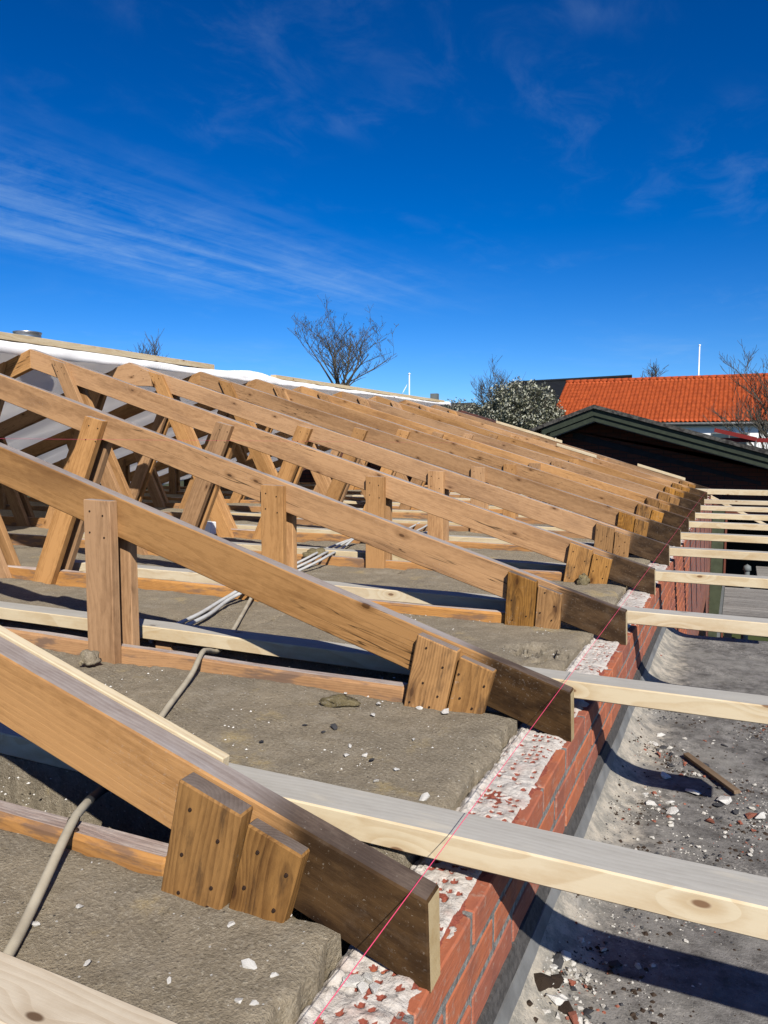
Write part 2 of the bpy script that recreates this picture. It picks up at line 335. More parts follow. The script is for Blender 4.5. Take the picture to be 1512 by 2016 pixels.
def bed_mat():
    m, t, b = new_mat('mortar_bed'); g = N(t); v = g.objco()
    red = g.attr('red').outputs['Fac']
    n = g.noise(v, 45, 6, 0.7); n3 = g.noise(v, 150, 4, 0.7)
    w = g.mix(g.rng(n, 0.3, 0.7), (0.80, 0.745, 0.67), (0.58, 0.51, 0.44))
    w = g.mix(g.rng(n3, 0.60, 0.70, 0, 0.7), w, (0.16, 0.14, 0.13))
    w = g.mix(g.rng(g.noise(v, 11, 4, 0.6), 0.52, 0.70, 0, 0.40), w, (0.56, 0.32, 0.25))
    r = g.mix(n3, (0.42, 0.125, 0.075), (0.24, 0.06, 0.045))
    g.put(b.inputs['Base Color'], g.mix(g.rng(g.math('ADD', red, g.math('MULTIPLY', g.math('SUBTRACT', n3, 0.5), 0.5)), 0.42, 0.60), w, r)); b.inputs['Roughness'].default_value = 0.95; b.inputs['Specular IOR Level'].default_value = 0.1
    g.put(b.inputs['Normal'], g.bump(g.math('ADD', n, n3), 0.7, 0.006)); return m
M['bed'] = bed_mat()
def wool_mat(name, base, base2, yel, amt):
    m, t, b = new_mat(name); g = N(t); v = g.vec('ADD', g.objco(), g.vec('MULTIPLY', g.rand(), (3.1, 8.3, 0.0)))
    big = g.noise(v, 2.6, 5, 0.6); mid = g.noise(v, 17, 6, 0.7); fine = g.noise(v, 150, 4, 0.8); mid2 = g.noise(v, 70, 4, 0.7)
    c = g.mix(g.rng(big, 0.35, 0.65), base, base2)
    c = g.mix(g.rng(mid, 0.35, 0.72, 0, 0.55), c, tuple(x * 0.55 for x in base))
    c = g.mix(g.math('MULTIPLY', g.rng(g.noise(v, 5.5, 5, 0.65), 0.56, 0.70), amt), c, yel)
    c = g.mix(g.rng(fine, 0.52, 0.68, 0, 0.75), c, (0.43, 0.38, 0.29)); c = g.mix(g.rng(fine, 0.30, 0.46, 0.65, 0), c, (0.085, 0.072, 0.052)); c = g.mix(g.rng(mid2, 0.28, 0.42, 0.4, 0), c, (0.10, 0.085, 0.062))
    c = g.mix(g.rng(g.noise(v, 9, 6, 0.7), 0.52, 0.72, 0, 0.5), c, (0.37, 0.325, 0.25))
    cs = g.node('ShaderNodeSeparateXYZ'); g.put(cs.inputs[0], v)
    ph = g.math('SINE', g.math('ADD', g.math('MULTIPLY', g.math('ADD', cs.outputs[1], g.math('MULTIPLY', cs.outputs[0], 0.45)), 420.0), g.math('MULTIPLY', mid, 4.0)))
    crimp = g.math('MULTIPLY', g.math('MULTIPLY', ph, 0.05), g.rng(big, 0.42, 0.62))
    c = g.mix(g.math('MULTIPLY', g.rng(ph, 0.5, 1.0), g.rng(big, 0.42, 0.62, 0, 0.14)), c, (0.40, 0.35, 0.26))
    fl = g.voro(v, 75); f2 = g.node('ShaderNodeSeparateXYZ'); g.put(f2.inputs[0], fl.outputs['Color'])
    fleck = g.math('MULTIPLY', g.rng(fl.outputs['Distance'], 0.10, 0.16, 1, 0), g.math('LESS_THAN', f2.outputs[0], 0.16))
    c = g.mix(g.math('MULTIPLY', fleck, 0.85), c, (0.62, 0.60, 0.55))
    dk = g.math('MULTIPLY', g.rng(fl.outputs['Distance'], 0.12, 0.2, 1, 0), g.math('GREATER_THAN', f2.outputs[0], 0.90))
    c = g.mix(g.math('MULTIPLY', dk, 0.8), c, (0.03, 0.03, 0.03))
    g.put(b.inputs['Base Color'], c); b.inputs['Roughness'].default_value = 1.0; b.inputs['Specular IOR Level'].default_value = 0.05
    g.put(b.inputs['Normal'], g.bump(g.math('ADD', g.math('ADD', g.math('MULTIPLY', mid, 0.22), g.math('MULTIPLY', mid2, 0.45)), g.math('ADD', g.math('MULTIPLY', fine, 0.8), crimp)), 1.0, 0.008)); return m
M['wool'] = wool_mat('mineral_wool', (0.310, 0.256, 0.178), (0.250, 0.210, 0.152), (0.40, 0.31, 0.16), 0.9)
M['wool_y'] = wool_mat('torn_wool', (0.27, 0.215, 0.11), (0.22, 0.18, 0.10), (0.38, 0.29, 0.13), 0.9)
def bitumen():
    m, t, b = new_mat('bitumen_roof'); g = N(t); v = g.objco(); p = g.node('ShaderNodeSeparateXYZ'); g.put(p.inputs[0], v)
    big = g.noise(v, 3.2, 6, 0.65); mid = g.noise(v, 22, 6, 0.7); fine = g.noise(v, 190, 3, 0.7)
    c = g.mix(g.rng(mid, 0.3, 0.7), (0.28, 0.262, 0.238), (0.10, 0.092, 0.082))
    c = g.mix(g.rng(big, 0.46, 0.66, 0, 0.65), c, (0.36, 0.34, 0.30))
    c = g.mix(g.rng(g.noise(v, 6.0, 5, 0.6), 0.60, 0.72, 0, 0.7), c, (0.045, 0.036, 0.026))
    # pale cement dust washed against the upstand
    edge = g.rng(g.math('ADD', g.math('ADD', p.outputs[0], g.math('MULTIPLY', g.math('SUBTRACT', big, 0.5), 0.55)), g.math('MULTIPLY', g.math('SUBTRACT', mid, 0.5), 0.16)), -0.31, -0.16, 1.0, 0.0)
    dc = g.mix(g.rng(mid, 0.35, 0.65), (0.60, 0.53, 0.42), (0.32, 0.30, 0.25))
    c = g.mix(g.math('MULTIPLY', edge, 0.88), c, dc)
    c = g.mix(g.rng(fine, 0.63, 0.72, 0, 0.6), c, (0.50, 0.47, 0.42))
    c = g.mix(g.rng(fine, 0.30, 0.38, 0.7, 0), c, (0.02, 0.019, 0.018))
    pw = g.math('MULTIPLY', g.rng(g.noise(v, 4.5, 5, 0.6), 0.52, 0.68), g.rng(g.noise(v, 95, 4, 0.75), 0.48, 0.62)); c = g.mix(g.math('MULTIPLY', pw, 0.7), c, (0.52, 0.48, 0.42))
    g.put(b.inputs['Base Color'], c); b.inputs['Roughness'].default_value = 0.9; b.inputs['Specular IOR Level'].default_value = 0.2
    g.put(b.inputs['Normal'], g.bump(g.math('ADD', mid, g.math('MULTIPLY', fine, 0.6)), 0.7, 0.006)); return m
M['bitumen'] = bitumen()
def membrane():
    m, t, b = new_mat('white_membrane'); g = N(t); o = t.nodes['Material Output'] if 'Material Output' in t.nodes else [n for n in t.nodes if n.type == 'OUTPUT_MATERIAL'][0]
    v = g.objco(); w = g.noise(g.vec('MULTIPLY', v, (2, 4, 2)), 1.0, 4)
    c = g.mix(g.rng(w, 0.35, 0.7), (0.92, 0.91, 0.89), (0.84, 0.83, 0.81)); g.put(b.inputs['Base Color'], c); b.inputs['Roughness'].default_value = 0.6
    wv = g.noise(g.vec('MULTIPLY', v, (30, 260, 30)), 1.0, 2); g.put(b.inputs['Normal'], g.bump(wv, 0.25, 0.004))
    tr = g.node('ShaderNodeBsdfTranslucent'); tr.inputs['Color'].default_value = (0.90, 0.88, 0.86, 1)
    mx = g.node('ShaderNodeMixShader'); mx.inputs[0].default_value = 0.45; t.links.new(b.outputs[0], mx.inputs[1]); t.links.new(tr.outputs[0], mx.inputs[2]); t.links.new(mx.outputs[0], o.inputs[0]); return m
M['membrane'] = membrane()
def tile_mat():
    m, t, b = new_mat('orange_clay_tile'); g = N(t); v = g.objco()
    n = g.noise(v, 1.3, 4); n2 = g.noise(g.vec('MULTIPLY', v, (4.7, 2.7, 2.7)), 1.0, 2)
    c = g.mix(g.rng(n2, 0.3, 0.7), (0.42, 0.082, 0.022), (0.30, 0.056, 0.016)); c = g.mix(g.rng(n, 0.55, 0.75, 0, 0.35), c, (0.36, 0.075, 0.026))
    g.put(b.inputs['Base Color'], c); b.inputs['Roughness'].default_value = 0.7; b.inputs['Specular IOR Level'].default_value = 0.1; return m
M['tile'] = tile_mat()

# measured against the brighter exposure: bring all pigments down together
for m_ in list(bpy.data.materials):
    fac = 1.0 if m_.name == 'white_membrane' else 0.76 if m_.name in ('white_paint', 'white_render', 'orange_clay_tile', 'white_membrane', 'mineral_wool') else 0.55
    t_ = m_.node_tree
    for b_ in [n for n in t_.nodes if n.type == 'BSDF_PRINCIPLED']:
        so = b_.inputs['Base Color']
        if so.is_linked:
            x_ = t_.nodes.new('ShaderNodeMix'); x_.data_type = 'RGBA'; x_.blend_type = 'MULTIPLY'; x_.inputs['Factor'].default_value = 1.0
            x_.inputs['B'].default_value = (fac, fac, fac, 1); t_.links.new(so.links[0].from_socket, x_.inputs['A']); t_.links.new(x_.outputs['Result'], so)
        else: so.default_value = tuple(c * fac for c in so.default_value[:3]) + (1,)

# ------------------------------------------------------------------ timber builder
def timber(name, poly, y0, y1, d, org, mats, bev=0.003, wav=0.0, seg=0):
    """prism: polygon in XZ (counter-clockwise seen from -Y), extruded y0..y1. mats = [side, top, end]. d = grain direction in XZ."""
    bm = bmesh.new()
    a = [bm.verts.new((p[0], y0, p[1])) for p in poly]; b = [bm.verts.new((p[0], y1, p[1])) for p in poly]
    n = len(poly)
    bm.faces.new(a); bm.faces.new(b[::-1])
    for i in range(n): bm.faces.new((a[i], b[i], b[(i + 1) % n], a[(i + 1) % n])[::-1])
    bmesh.ops.recalc_face_normals(bm, faces=bm.faces[:])
    if bev: bmesh.ops.bevel(bm, geom=bm.edges[:], offset=bev, segments=1, affect='EDGES')
    dx, dz = d; L = math.hypot(dx, dz); dx /= L; dz /= L
    if seg:      # cut along the length and let the edges wander like sawn timber
        ls = [(v.co.x - org[0]) * dx + (v.co.z - org[1]) * dz for v in bm.verts]; lo, hi = min(ls), max(ls)
        for k in range(1, seg):
            l = lo + (hi - lo) * k / seg
            bmesh.ops.bisect_plane(bm, geom=bm.verts[:] + bm.edges[:] + bm.faces[:], plane_co=(org[0] + dx * l, 0, org[1] + dz * l), plane_no=(dx, 0, dz))
    me_l = []
    for v in bm.verts:
        x, z = v.co.x - org[0], v.co.z - org[1]
        l, w = x * dx + z * dz, -x * dz + z * dx
        me_l.append((l, w, v.co.y))
        if wav:
            k = noise.noise_vector(Vector((l * 2.3 + org[0] * 9, w * 6, v.co.y * 30 + len(name))))
            v.co += Vector((k.x * 0.2, k.y, k.z)) * wav
    bm.normal_update()
    for f in bm.faces:
        nn = f.normal; e = abs(nn.x * dx + nn.z * dz)
        up = nn.z if abs(dz) < 0.8 else 0.0
        f.material_index = 2 if (e > 0.8 and len(mats) > 2) else (1 if (up > 0.82 and len(mats) > 1) else 0)
        if abs(dz) >= 0.8 and nn.z > 0.82 and len(mats) > 1: f.material_index = 1
    me = mesh_of(name, bm, mats)
    at = me.attributes.new('wc', 'FLOAT_VECTOR', 'POINT')
    at.data.foreach_set('vector', [c for t in me_l for c in t])
    return me
def xbeam(name, x0, x1, y0, y1, z0, z1, mats, bev=0.003, wav=0.0015, seg=10):
    return timber(name, [(x0, z0), (x1, z0), (x1, z1), (x0, z1)], y0, y1, (1, 0), (x0, z0), mats, bev, wav, seg)
def nails_mesh(pts, y, r=0.0036):
    bm = bmesh.new()
    for (x, z) in pts:
        bmesh.ops.create_cone(bm, cap_ends=True, segments=8, radius1=r, radius2=r * 0.8, depth=0.003,
                              matrix=Matrix.Translation((x, y, z)) @ Matrix.Rotation(R(90), 4, 'X'))
    return mesh_of('nail_heads', bm, M['nail'])

# ------------------------------------------------------------------ setting: ground, ceiling
me = mesh_py('ground', [(-400, -100, -3.6), (400, -100, -3.6), (400, 700, -3.6), (-400, 700, -3.6)], [(0, 1, 2, 3)], M['grass'])
tag(obj('ground', me), kind='structure')
box('ceiling', (-8.95, -0.50, -0.6, 13.3, -0.97, -0.93), M['ceil'])
tag(bpy.data.objects['ceiling'], kind='structure')

# ------------------------------------------------------------------ roof trusses
YT = [0.92, 1.89, 2.92, 3.99, 4.99, 5.92, 6.84, 7.76, 8.76, 9.80, 10.85, 12.10]
XA, ZA = -4.68, 0.695            # apex
XE, ZE = -0.362, -0.62           # cut tail
SL = (ZA - ZE) / (XE - XA)       # slope
TH = 0.045
def ztop(x): return ZE + SL * (XE - x)
def mir(poly): return [(2 * XA - x, z) for x, z in poly][::-1]
W3 = [M['rafter'], M['old_top'], M['cut']]; O3 = [M['old'], M['old_top'], M['old']]; B3 = [M['block'], M['block_top'], M['block']]
d_r = (-1, SL)
rpoly = [(XE + 0.004, -0.753), (XE, ZE), (XA, ZA), (XA, ZA - 0.137)][::-1]
T = {}
T['rafter'] = timber('rafter', rpoly, 0, TH, d_r, (XE, ZE), W3, 0.003, 0.0045, 44)
lp = [(x, z) for x, z in mir(rpoly)]
T['rafter_l'] = timber('rafter', lp, 0, TH, (1, SL), (2 * XA - XE, ZE), W3, 0.003, 0.003, 12)
chord = [(-8.6, -0.80), (-0.815, -0.80), (-0.815, -0.667), (-8.6, -0.667)]
T['chord'] = timber('bottom_chord', chord, 0.0, TH, (1, 0), (-8.6, -0.8), [M['chord'], M['chord_top'], M['chord']], 0.008, 0.007, 60)
post = [(-1.958, -0.78), (-1.842, -0.78), (-1.842, -0.180), (-1.956, -0.176)]
PT = 0.036
T['post_n'] = timber('post', post, -PT, -0.0005, (0, 1), (-1.958, -0.78), O3, 0.0025, 0.0015, 5)
T['post_f'] = timber('post', [(x + 0.004, z if z < -0.5 else z - 0.03) for x, z in post], TH + 0.0005, TH + PT, (0, 1), (-1.958, -0.78), O3, 0.0025, 0.0015, 5)
T['post_nl'] = timber('post', mir(post), -PT, -0.0005, (0, 1), (-7.4, -0.78), O3, 0.0025)
T['post_fl'] = timber('post', mir(post), TH + 0.0005, TH + PT, (0, 1), (-7.4, -0.78), O3, 0.0025)
inc = [(-3.462, -0.78), (-3.318, -0.78), (-2.893, 0.122), (-3.012, 0.150)]
T['inc_n'] = timber('diagonal', inc, -PT, -0.0005, (0.44, 0.92), inc[0], O3, 0.0025, 0.0015, 6)
T['inc_f'] = timber('diagonal', [(x + 0.005, z) for x, z in inc], TH + 0.0005, TH + PT, (0.44, 0.92), inc[0], O3, 0.0025, 0.0015, 6)
T['inc_nl'] = timber('diagonal', mir(inc), -PT, -0.0005, (-0.44, 0.92), mir(inc)[0], O3, 0.0025)
T['inc_fl'] = timber('diagonal', mir(inc), TH + 0.0005, TH + PT, (-0.44, 0.92), mir(inc)[0], O3, 0.0025)
upn = [(-3.745, -0.78), (-3.600, -0.78), (-4.312, 0.574), (-4.446, 0.612)]
T['up_n'] = timber('brace', upn, -PT + 0.003, -0.0007, (-0.46, 0.89), upn[0], O3, 0.0025, 0.0015, 6)
T['up_f'] = timber('brace', [(x + 0.004, z) for x, z in upn], TH + 0.0007, TH + PT - 0.003, (-0.46, 0.89), upn[0], O3, 0.0025, 0.0015, 6)
T['up_nl'] = timber('brace', mir(upn), -PT + 0.003, -0.0007, (0.46, 0.89), mir(upn)[0], O3, 0.0025)
T['up_fl'] = timber('brace', mir(upn), TH + 0.0007, TH + PT - 0.003, (0.46, 0.89), mir(upn)[0], O3, 0.0025)
def blockpoly(xl, xr, lean, drop):
    return [(xl, -0.80), (xr, -0.80), (xr + lean, ztop(xr + lean) - drop), (xl + lean, ztop(xl + lean) - drop)]
def blocks(lean, p1, p2, seed):
    rnd = random.Random(seed)
    q1 = blockpoly(-0.822, -0.708, lean, 0.006); q2 = blockpoly(-0.704, -0.610, lean, 0.020)
    r = []
    for q, p in ((q1, p1), (q2, p2)):
        d = (lean, 0.28)
        n = timber('gusset_block', q, -p, -0.0006, d, q[0], B3, 0.003, 0.0015, 3)
        pts = []
        for fx, fz in ((.2, .88), (.75, .80), (.3, .62), (.70, .50), (.25, .38), (.7, .33)):
            if rnd.random() < 0.92:
                xb = q[0][0] + (q[1][0] - q[0][0]) * (fx + rnd.uniform(-.12, .12)); zt = q[3][1] + (q[2][1] - q[3][1]) * fx
                f = min(0.95, fz + rnd.uniform(-.05, .05)); pts.append((xb + lean * f, -0.80 + (zt + 0.80) * f))
        r.append((n, nails_mesh(pts, -p - 0.0012, 0.0033)))
    return r
ORD = ['nearest', 'second', 'third', 'fourth', 'fifth', 'sixth', 'seventh', 'eighth', 'ninth', 'tenth', 'eleventh', 'last']
nail_post = nails_mesh([(-1.928, -0.215), (-1.872, -0.228), (-1.930, -0.285), (-1.868, -0.30)], -PT - 0.001)
nail_inc = nails_mesh([(-2.985, 0.10), (-2.925, 0.085), (-3.01, 0.03), (-2.945, 0.02)], -PT - 0.001)
nail_up = nails_mesh([(-4.40, 0.565), (-4.335, 0.545), (-4.375, 0.52), (-4.31, 0.50)], -PT + 0.002)
jr = random.Random(3)
EXTRA = ['with a pale new lath along its top', 'with dark grey gusset blocks splashed with mortar', 'with upright gusset blocks', 'whose apex shows under the white membrane edge',
         'with a flat gusset board at its apex', '', '', '', '', '', 'with a pale new lath on its top', 'beside the shaded brick gable']
for i, Y in enumerate(YT):
    dz = 0 if i < 4 else jr.uniform(-0.012, 0.010)
    t = empty('roof_truss', (0 if i < 4 else jr.uniform(-0.012, 0.012), Y, dz))
    e = EXTRA[i]
    lab = {0: 'tan roof truss nearest to the viewer ', 11: 'tan roof truss farthest away '}.get(i, 'tan timber roof truss, %s from the front ' % ORD[i]) + e
    tag(t, lab.strip(), 'roof truss', 'timber roof trusses in a row')
    obj('rafter', T['rafter'], t); obj('rafter', T['rafter_l'], t); obj('bottom_chord', T['chord'], t)
    for k in ('n', 'f', 'nl', 'fl'):
        p = obj('post', T['post_' + k], t)
        if k == 'n': obj('nail_heads', nail_post, p)
        p = obj('diagonal', T['inc_' + k], t)
        if k == 'n': obj('nail_heads', nail_inc, p)
        p = obj('brace', T['up_' + k], t)
        if k == 'n': obj('nail_heads', nail_up, p)
    lean = {0: 0.066, 1: 0.058, 2: 0.016, 3: 0.045}.get(i, jr.uniform(0.02, 0.06))
    for me_b, me_n in blocks(lean, 0.036, 0.030 if i else 0.027, i): obj('nail_heads', me_n, obj('gusset_block', me_b, t))
    if i == 0:
        q = [(-0.735, ztop(-0.735) + 0.004), (-0.742, ztop(-0.742) - 0.045), (-3.2, ztop(-3.2) - 0.045), (-3.2, ztop(-3.2) + 0.006)]
        o = obj('new_lath', timber('new_lath', q[::-1], TH + 0.001, TH + 0.021, d_r, q[0], [M['fresh']], 0.0015, 0.002, 16), t); o['label'] = 'pale new lath nailed to the far side of the rafter'
    if i == 4:
        q = [(-4.93, 0.515), (-4.42, 0.485), (-4.42, 0.60), (-4.55, 0.655), (-4.68, 0.685), (-4.80, 0.655), (-4.90, 0.60)]
        g = obj('apex_gusset', timber('apex_gusset', q, -0.030, -0.0004, (1, 0.05), q[0], O3, 0.0025), t)
        obj('nail_heads', nails_mesh([(-4.85, .58), (-4.80, .63), (-4.84, .53), (-4.52, .62), (-4.50, .55), (-4.60, .58)], -0.031), g)
    if i in (10, 11):
        for a, b_ in (((-2.55, -3.62), (-0.72, -1.40)) if i == 11 else ((-1.80, -2.35),)):
            q = [(a, ztop(a) + 0.003), (a, ztop(a) + 0.043), (b_, ztop(b_) + 0.043), (b_, ztop(b_) + 0.003)]
            obj('new_lath', timber('new_lath', q[::-1], -0.004, TH + 0.004, d_r, q[0], [M['fresh']], 0.002), t)

# ------------------------------------------------------------------ new horizontal joists laid beside the trusses
F3 = [M['fresh'], M['fresh_top'], M['fresh']]
#       front Y, x left, x right, bottom z, top z
JO = [(0.548, -2.1, 0.35, -0.698, -0.650), (1.155, -3.0, 0.42, -0.700, -0.650), (2.085, -4.2, 0.26, -0.697, -0.648), (3.08, -3.6, 0.36, -0.700, -0.648),
      (4.14, -4.7, 0.42, -0.702, -0.652), (5.14, -4.4, 0.44, -0.702, -0.652), (6.05, -4.6, 0.30, -0.700, -0.65), (6.98, -4.5, 0.5, -0.700, -0.65),
      (7.90, -4.3, 0.5, -0.700, -0.65), (8.90, -4.6, 0.5, -0.700, -0.65), (9.95, -4.5, 0.5, -0.700, -0.65), (11.70, -4.5, 0.5, -0.690, -0.615)]
JL = ['new pine joist crossing the bottom left corner', 'new grey-topped pine joist beside the nearest truss', 'new pine joist beside the second truss, knot near its right part',
      'new pine joist beside the third truss', 'new pine joist beside the fourth truss', 'new pine joist beside the fifth truss', 'new pine joist beside the sixth truss, its rounded end in view',
      'new pine joist beside the seventh truss', 'new pine joist beside the eighth truss', 'new pine joist beside the ninth truss', 'new pine joist beside the tenth truss', 'thick new pine joist nearest the shaded brick gable']
for k, (y, x0, x1, z0, z1) in enumerate(JO):
    o = obj('joist', xbeam('joist', x0, x1, y, y + (0.088 if k < 11 else 0.10), z0, z1, F3 if k else [M['pale']], 0.003, 0.0018, 14))
    tag(o, JL[k], 'joist', 'new pine joists over the wall')
    for xx in (-0.80, -1.9, -3.3):
        if xx > x0: obj('packer', xbeam('packer', xx, xx + 0.07, y + 0.03, y + 0.07, -0.93, z0 - 0.001, [M['old']], 0.001, 0, 0), o)
lb = obj('loose_batten', timber('loose_batten', [(-0.32, -0.70), (0.36, -1.05), (0.36, -1.012), (-0.32, -0.655)], 10.93, 10.98, (1, -0.5), (-0.32, -0.70), [M['fresh'], M['fresh_top'], M['fresh']], 0.002))
tag(lb, 'thin new batten slanting down between far joists', 'batten')

# ------------------------------------------------------------------ mineral wool between the chords
def slab(x0, x1, y0, y1, ztop_, res, seed, zlow=None, mat='wool', thick=0.16, rough=0.010, tear=None):
    nx = max(2, int(abs(x1 - x0) / res)); ny = max(2, int((y1 - y0) / res))
    vs, fs = [], []
    rd = random.Random(seed); ox, oy = rd.uniform(0, 50), rd.uniform(0, 50)
    for j in range(ny + 1):
        for i in range(nx + 1):
            fx, fy = i / nx, j / ny
            x = x0 + (x1 - x0) * fx; y = y0 + (y1 - y0) * fy
            p = Vector((x * 3 + ox, y * 3 + oy, 0))
            z = ztop_ + (0 if zlow is None else (zlow - ztop_) * fx)
            z += noise.noise(p) * rough * 0.7 + noise.noise(p * 4.3) * rough * 0.35 + noise.noise(p * 14) * rough * 0.10 + noise.noise(p * 31) * rough * 0.12 + random.uniform(-1, 1) * rough * 0.085
            ed = min(fx * abs(x1 - x0), (1 - fx) * abs(x1 - x0), fy * (y1 - y0), (1 - fy) * (y1 - y0))
            if ed < 0.012: z -= (0.005 + 0.006 * noise.noise(p * 6)) * (1 - ed / 0.012)
            wd = (1 - fx) * abs(x1 - x0)
            if x1 > -0.6 and wd < 0.035: z -= (0.008 + 0.010 * noise.noise(p * 2.2) + 0.006 * noise.noise(p * 9)) * (1 - wd / 0.035)
            if tear:
                for (tx, ty, tr, td) in tear:
                    q = math.hypot(x - tx, (y - ty)) / tr
                    if q < 1: z += td * (1 - q * q) * (0.5 + noise.noise(Vector((x * 40, y * 40, 3))) * 1.4)
            e = 0.006
            jx = (noise.noise(Vector((y * 9, 7 + seed, x * 5))) * 0.016 + noise.noise(Vector((y * 40, 7 + seed, x * 5))) * 0.008) if i in (0, nx) else 0
            jy = noise.noise(Vector((x * 22, 3 + seed, y))) * 0.007 if j in (0, ny) else 0
            vs.append((x + jx, y + jy, z))
    W = nx + 1
    for j in range(ny):
        for i in range(nx):
            a = j * W + i; f = (a, a + 1, a + W + 1, a + W); fs.append(f if x1 > x0 else f[::-1])
    # sides
    ring = [i for i in range(W)] + [j * W + nx for j in range(1, ny + 1)] + [ny * W + i for i in range(nx - 1, -1, -1)] + [j * W for j in range(ny - 1, 0, -1)]
    base = len(vs)
    for s in (0.5, 1.0):
        for r in ring:
            v = vs[r]; k = noise.noise(Vector((v[0] * 40, v[1] * 40, s * 9))) * 0.006
            vs.append((v[0] + k, v[1] + k, v[2] - thick * s))
    nr = len(ring)
    for k in range(nr):
        k2 = (k + 1) % nr
        f1 = (ring[k], ring[k2], base + k2, base + k); f2 = (base + k, base + k2, base + nr + k2, base + nr + k)
        fs.append(f1[::-1] if x1 > x0 else f1); fs.append(f2[::-1] if x1 > x0 else f2)
    me = mesh_py('wool_slab', vs, fs, M[mat], True); me.set_sharp_from_angle(angle=R(50)); return me
def put_slab(args, label, **k):
    o = obj('insulation_slab', slab(*args, **k)); tag(o, label, 'insulation', 'mineral wool slabs between the truss chords'); return o
BAY = ['in front of the nearest truss', 'between nearest and second truss', 'between second and third truss', 'between third and fourth truss', 'between fourth and fifth truss', 'between fifth and sixth truss',
       'between sixth and seventh truss', 'between seventh and eighth truss', 'between eighth and ninth truss', 'between ninth and tenth truss', 'between tenth and eleventh truss', 'between eleventh and last truss']
put_slab((-1.72, -0.490, 0.30, 0.918, -0.694, 0.011, 1), 'dusty brown mineral wool slab beside brick wall ' + BAY[0])
put_slab((-0.86, -0.535, 0.967, 1.10, -0.712, 0.011, 2), 'small torn wool offcut behind the nearest truss tail', mat='wool_y')
for b in range(1, 12):
    y0 = YT[b - 1] + 0.26 if b > 1 else 1.17; y1 = YT[b] - 0.002
    tear = None
    if b == 2: tear = [(-0.60, 2.55, 0.12, -0.06), (-0.56, 2.42, 0.07, 0.03)]
    if b == 1: tear = [(-0.85, 1.40, 0.06, 0.010)]
    if b <= 4:
        r0 = {1: 0.012, 2: 0.017, 3: 0.026, 4: 0.035}[b]
        put_slab((-1.70, -0.488 - 0.010 * (b % 2), y0, y1, -0.704, r0, 10 + b), 'dusty mineral wool slab beside brick wall ' + BAY[b], tear=tear)
        put_slab((-2.94, -1.715, y0 - 0.02, y1, -0.715, r0 * 1.5, 30 + b), 'middle mineral wool slab ' + BAY[b], rough=0.014)
        put_slab((-4.66, -2.955, y0 - 0.01, y1, -0.735, r0 * 2, 50 + b), 'innermost mineral wool slab ' + BAY[b], rough=0.022)
        put_slab((-8.6, -4.69, y0, y1, -0.745, 0.09, 70 + b), 'shaded mineral wool under the membrane ' + BAY[b], rough=0.03)
    else:
        put_slab((-8.6, -0.51, y0, y1, -0.705, 0.09, 90 + b), 'mineral wool strip ' + BAY[b], rough=0.02)
    # short offcut closing the eaves behind each truss
    if b >= 2: put_slab((-0.86, -0.52, YT[b - 1] + 0.05, y0 - 0.004, -0.712, 0.02 if b < 4 else 0.05, 110 + b), 'small wool offcut at the eaves behind the %s truss' % ORD[b - 1])
def lump(x, y, z, sx, sy, sz, seed, mat, label, name='wool_tuft', cat='insulation', sub=3):
    bm = bmesh.new(); bmesh.ops.create_icosphere(bm, subdivisions=sub, radius=1)
    for v in bm.verts:
        n = noise.noise(v.co * 1.8 + Vector((seed * 3.1, 0, 0))) * 0.45 + noise.noise(v.co * 5 + Vector((seed, 4, 0))) * 0.28 + noise.noise(v.co * 12) * 0.12
        v.co *= 1 + n; v.co = Vector((v.co.x * sx, v.co.y * sy, max(v.co.z, -0.55) * sz))
    o = obj(name, mesh_of(name, bm, M[mat], True), None, (x, y, z)); o.rotation_euler.z = seed * 1.3
    return tag(o, label, cat)
lump(-0.962, 1.775, -0.694, 0.052, 0.022, 0.016, 0.35, 'wool_y', 'yellowish torn wool tuft lying before the second truss chord')
lump(-1.885, 1.79, -0.688, 0.028, 0.03, 0.026, 2, 'wool', 'grey wool clump at the foot of the near post')
lump(-2.33, 4.02, -0.66, 0.075, 0.04, 0.035, 3, 'wool_y', 'brown wool clump beside white cables before the fourth truss')
lump(-4.55, 4.9, -0.66, 0.20, 0.16, 0.09, 4, 'foam', 'yellow wool heap far left under the trusses')
lump(-4.1, 4.5, -0.68, 0.14, 0.10, 0.05, 5, 'wool', 'grey wool heap beside the yellow heap')
lump(-0.70, 3.93, -0.69, 0.05, 0.03, 0.035, 6, 'wool_y', 'torn wool tuft at the foot of the fourth truss blocks')

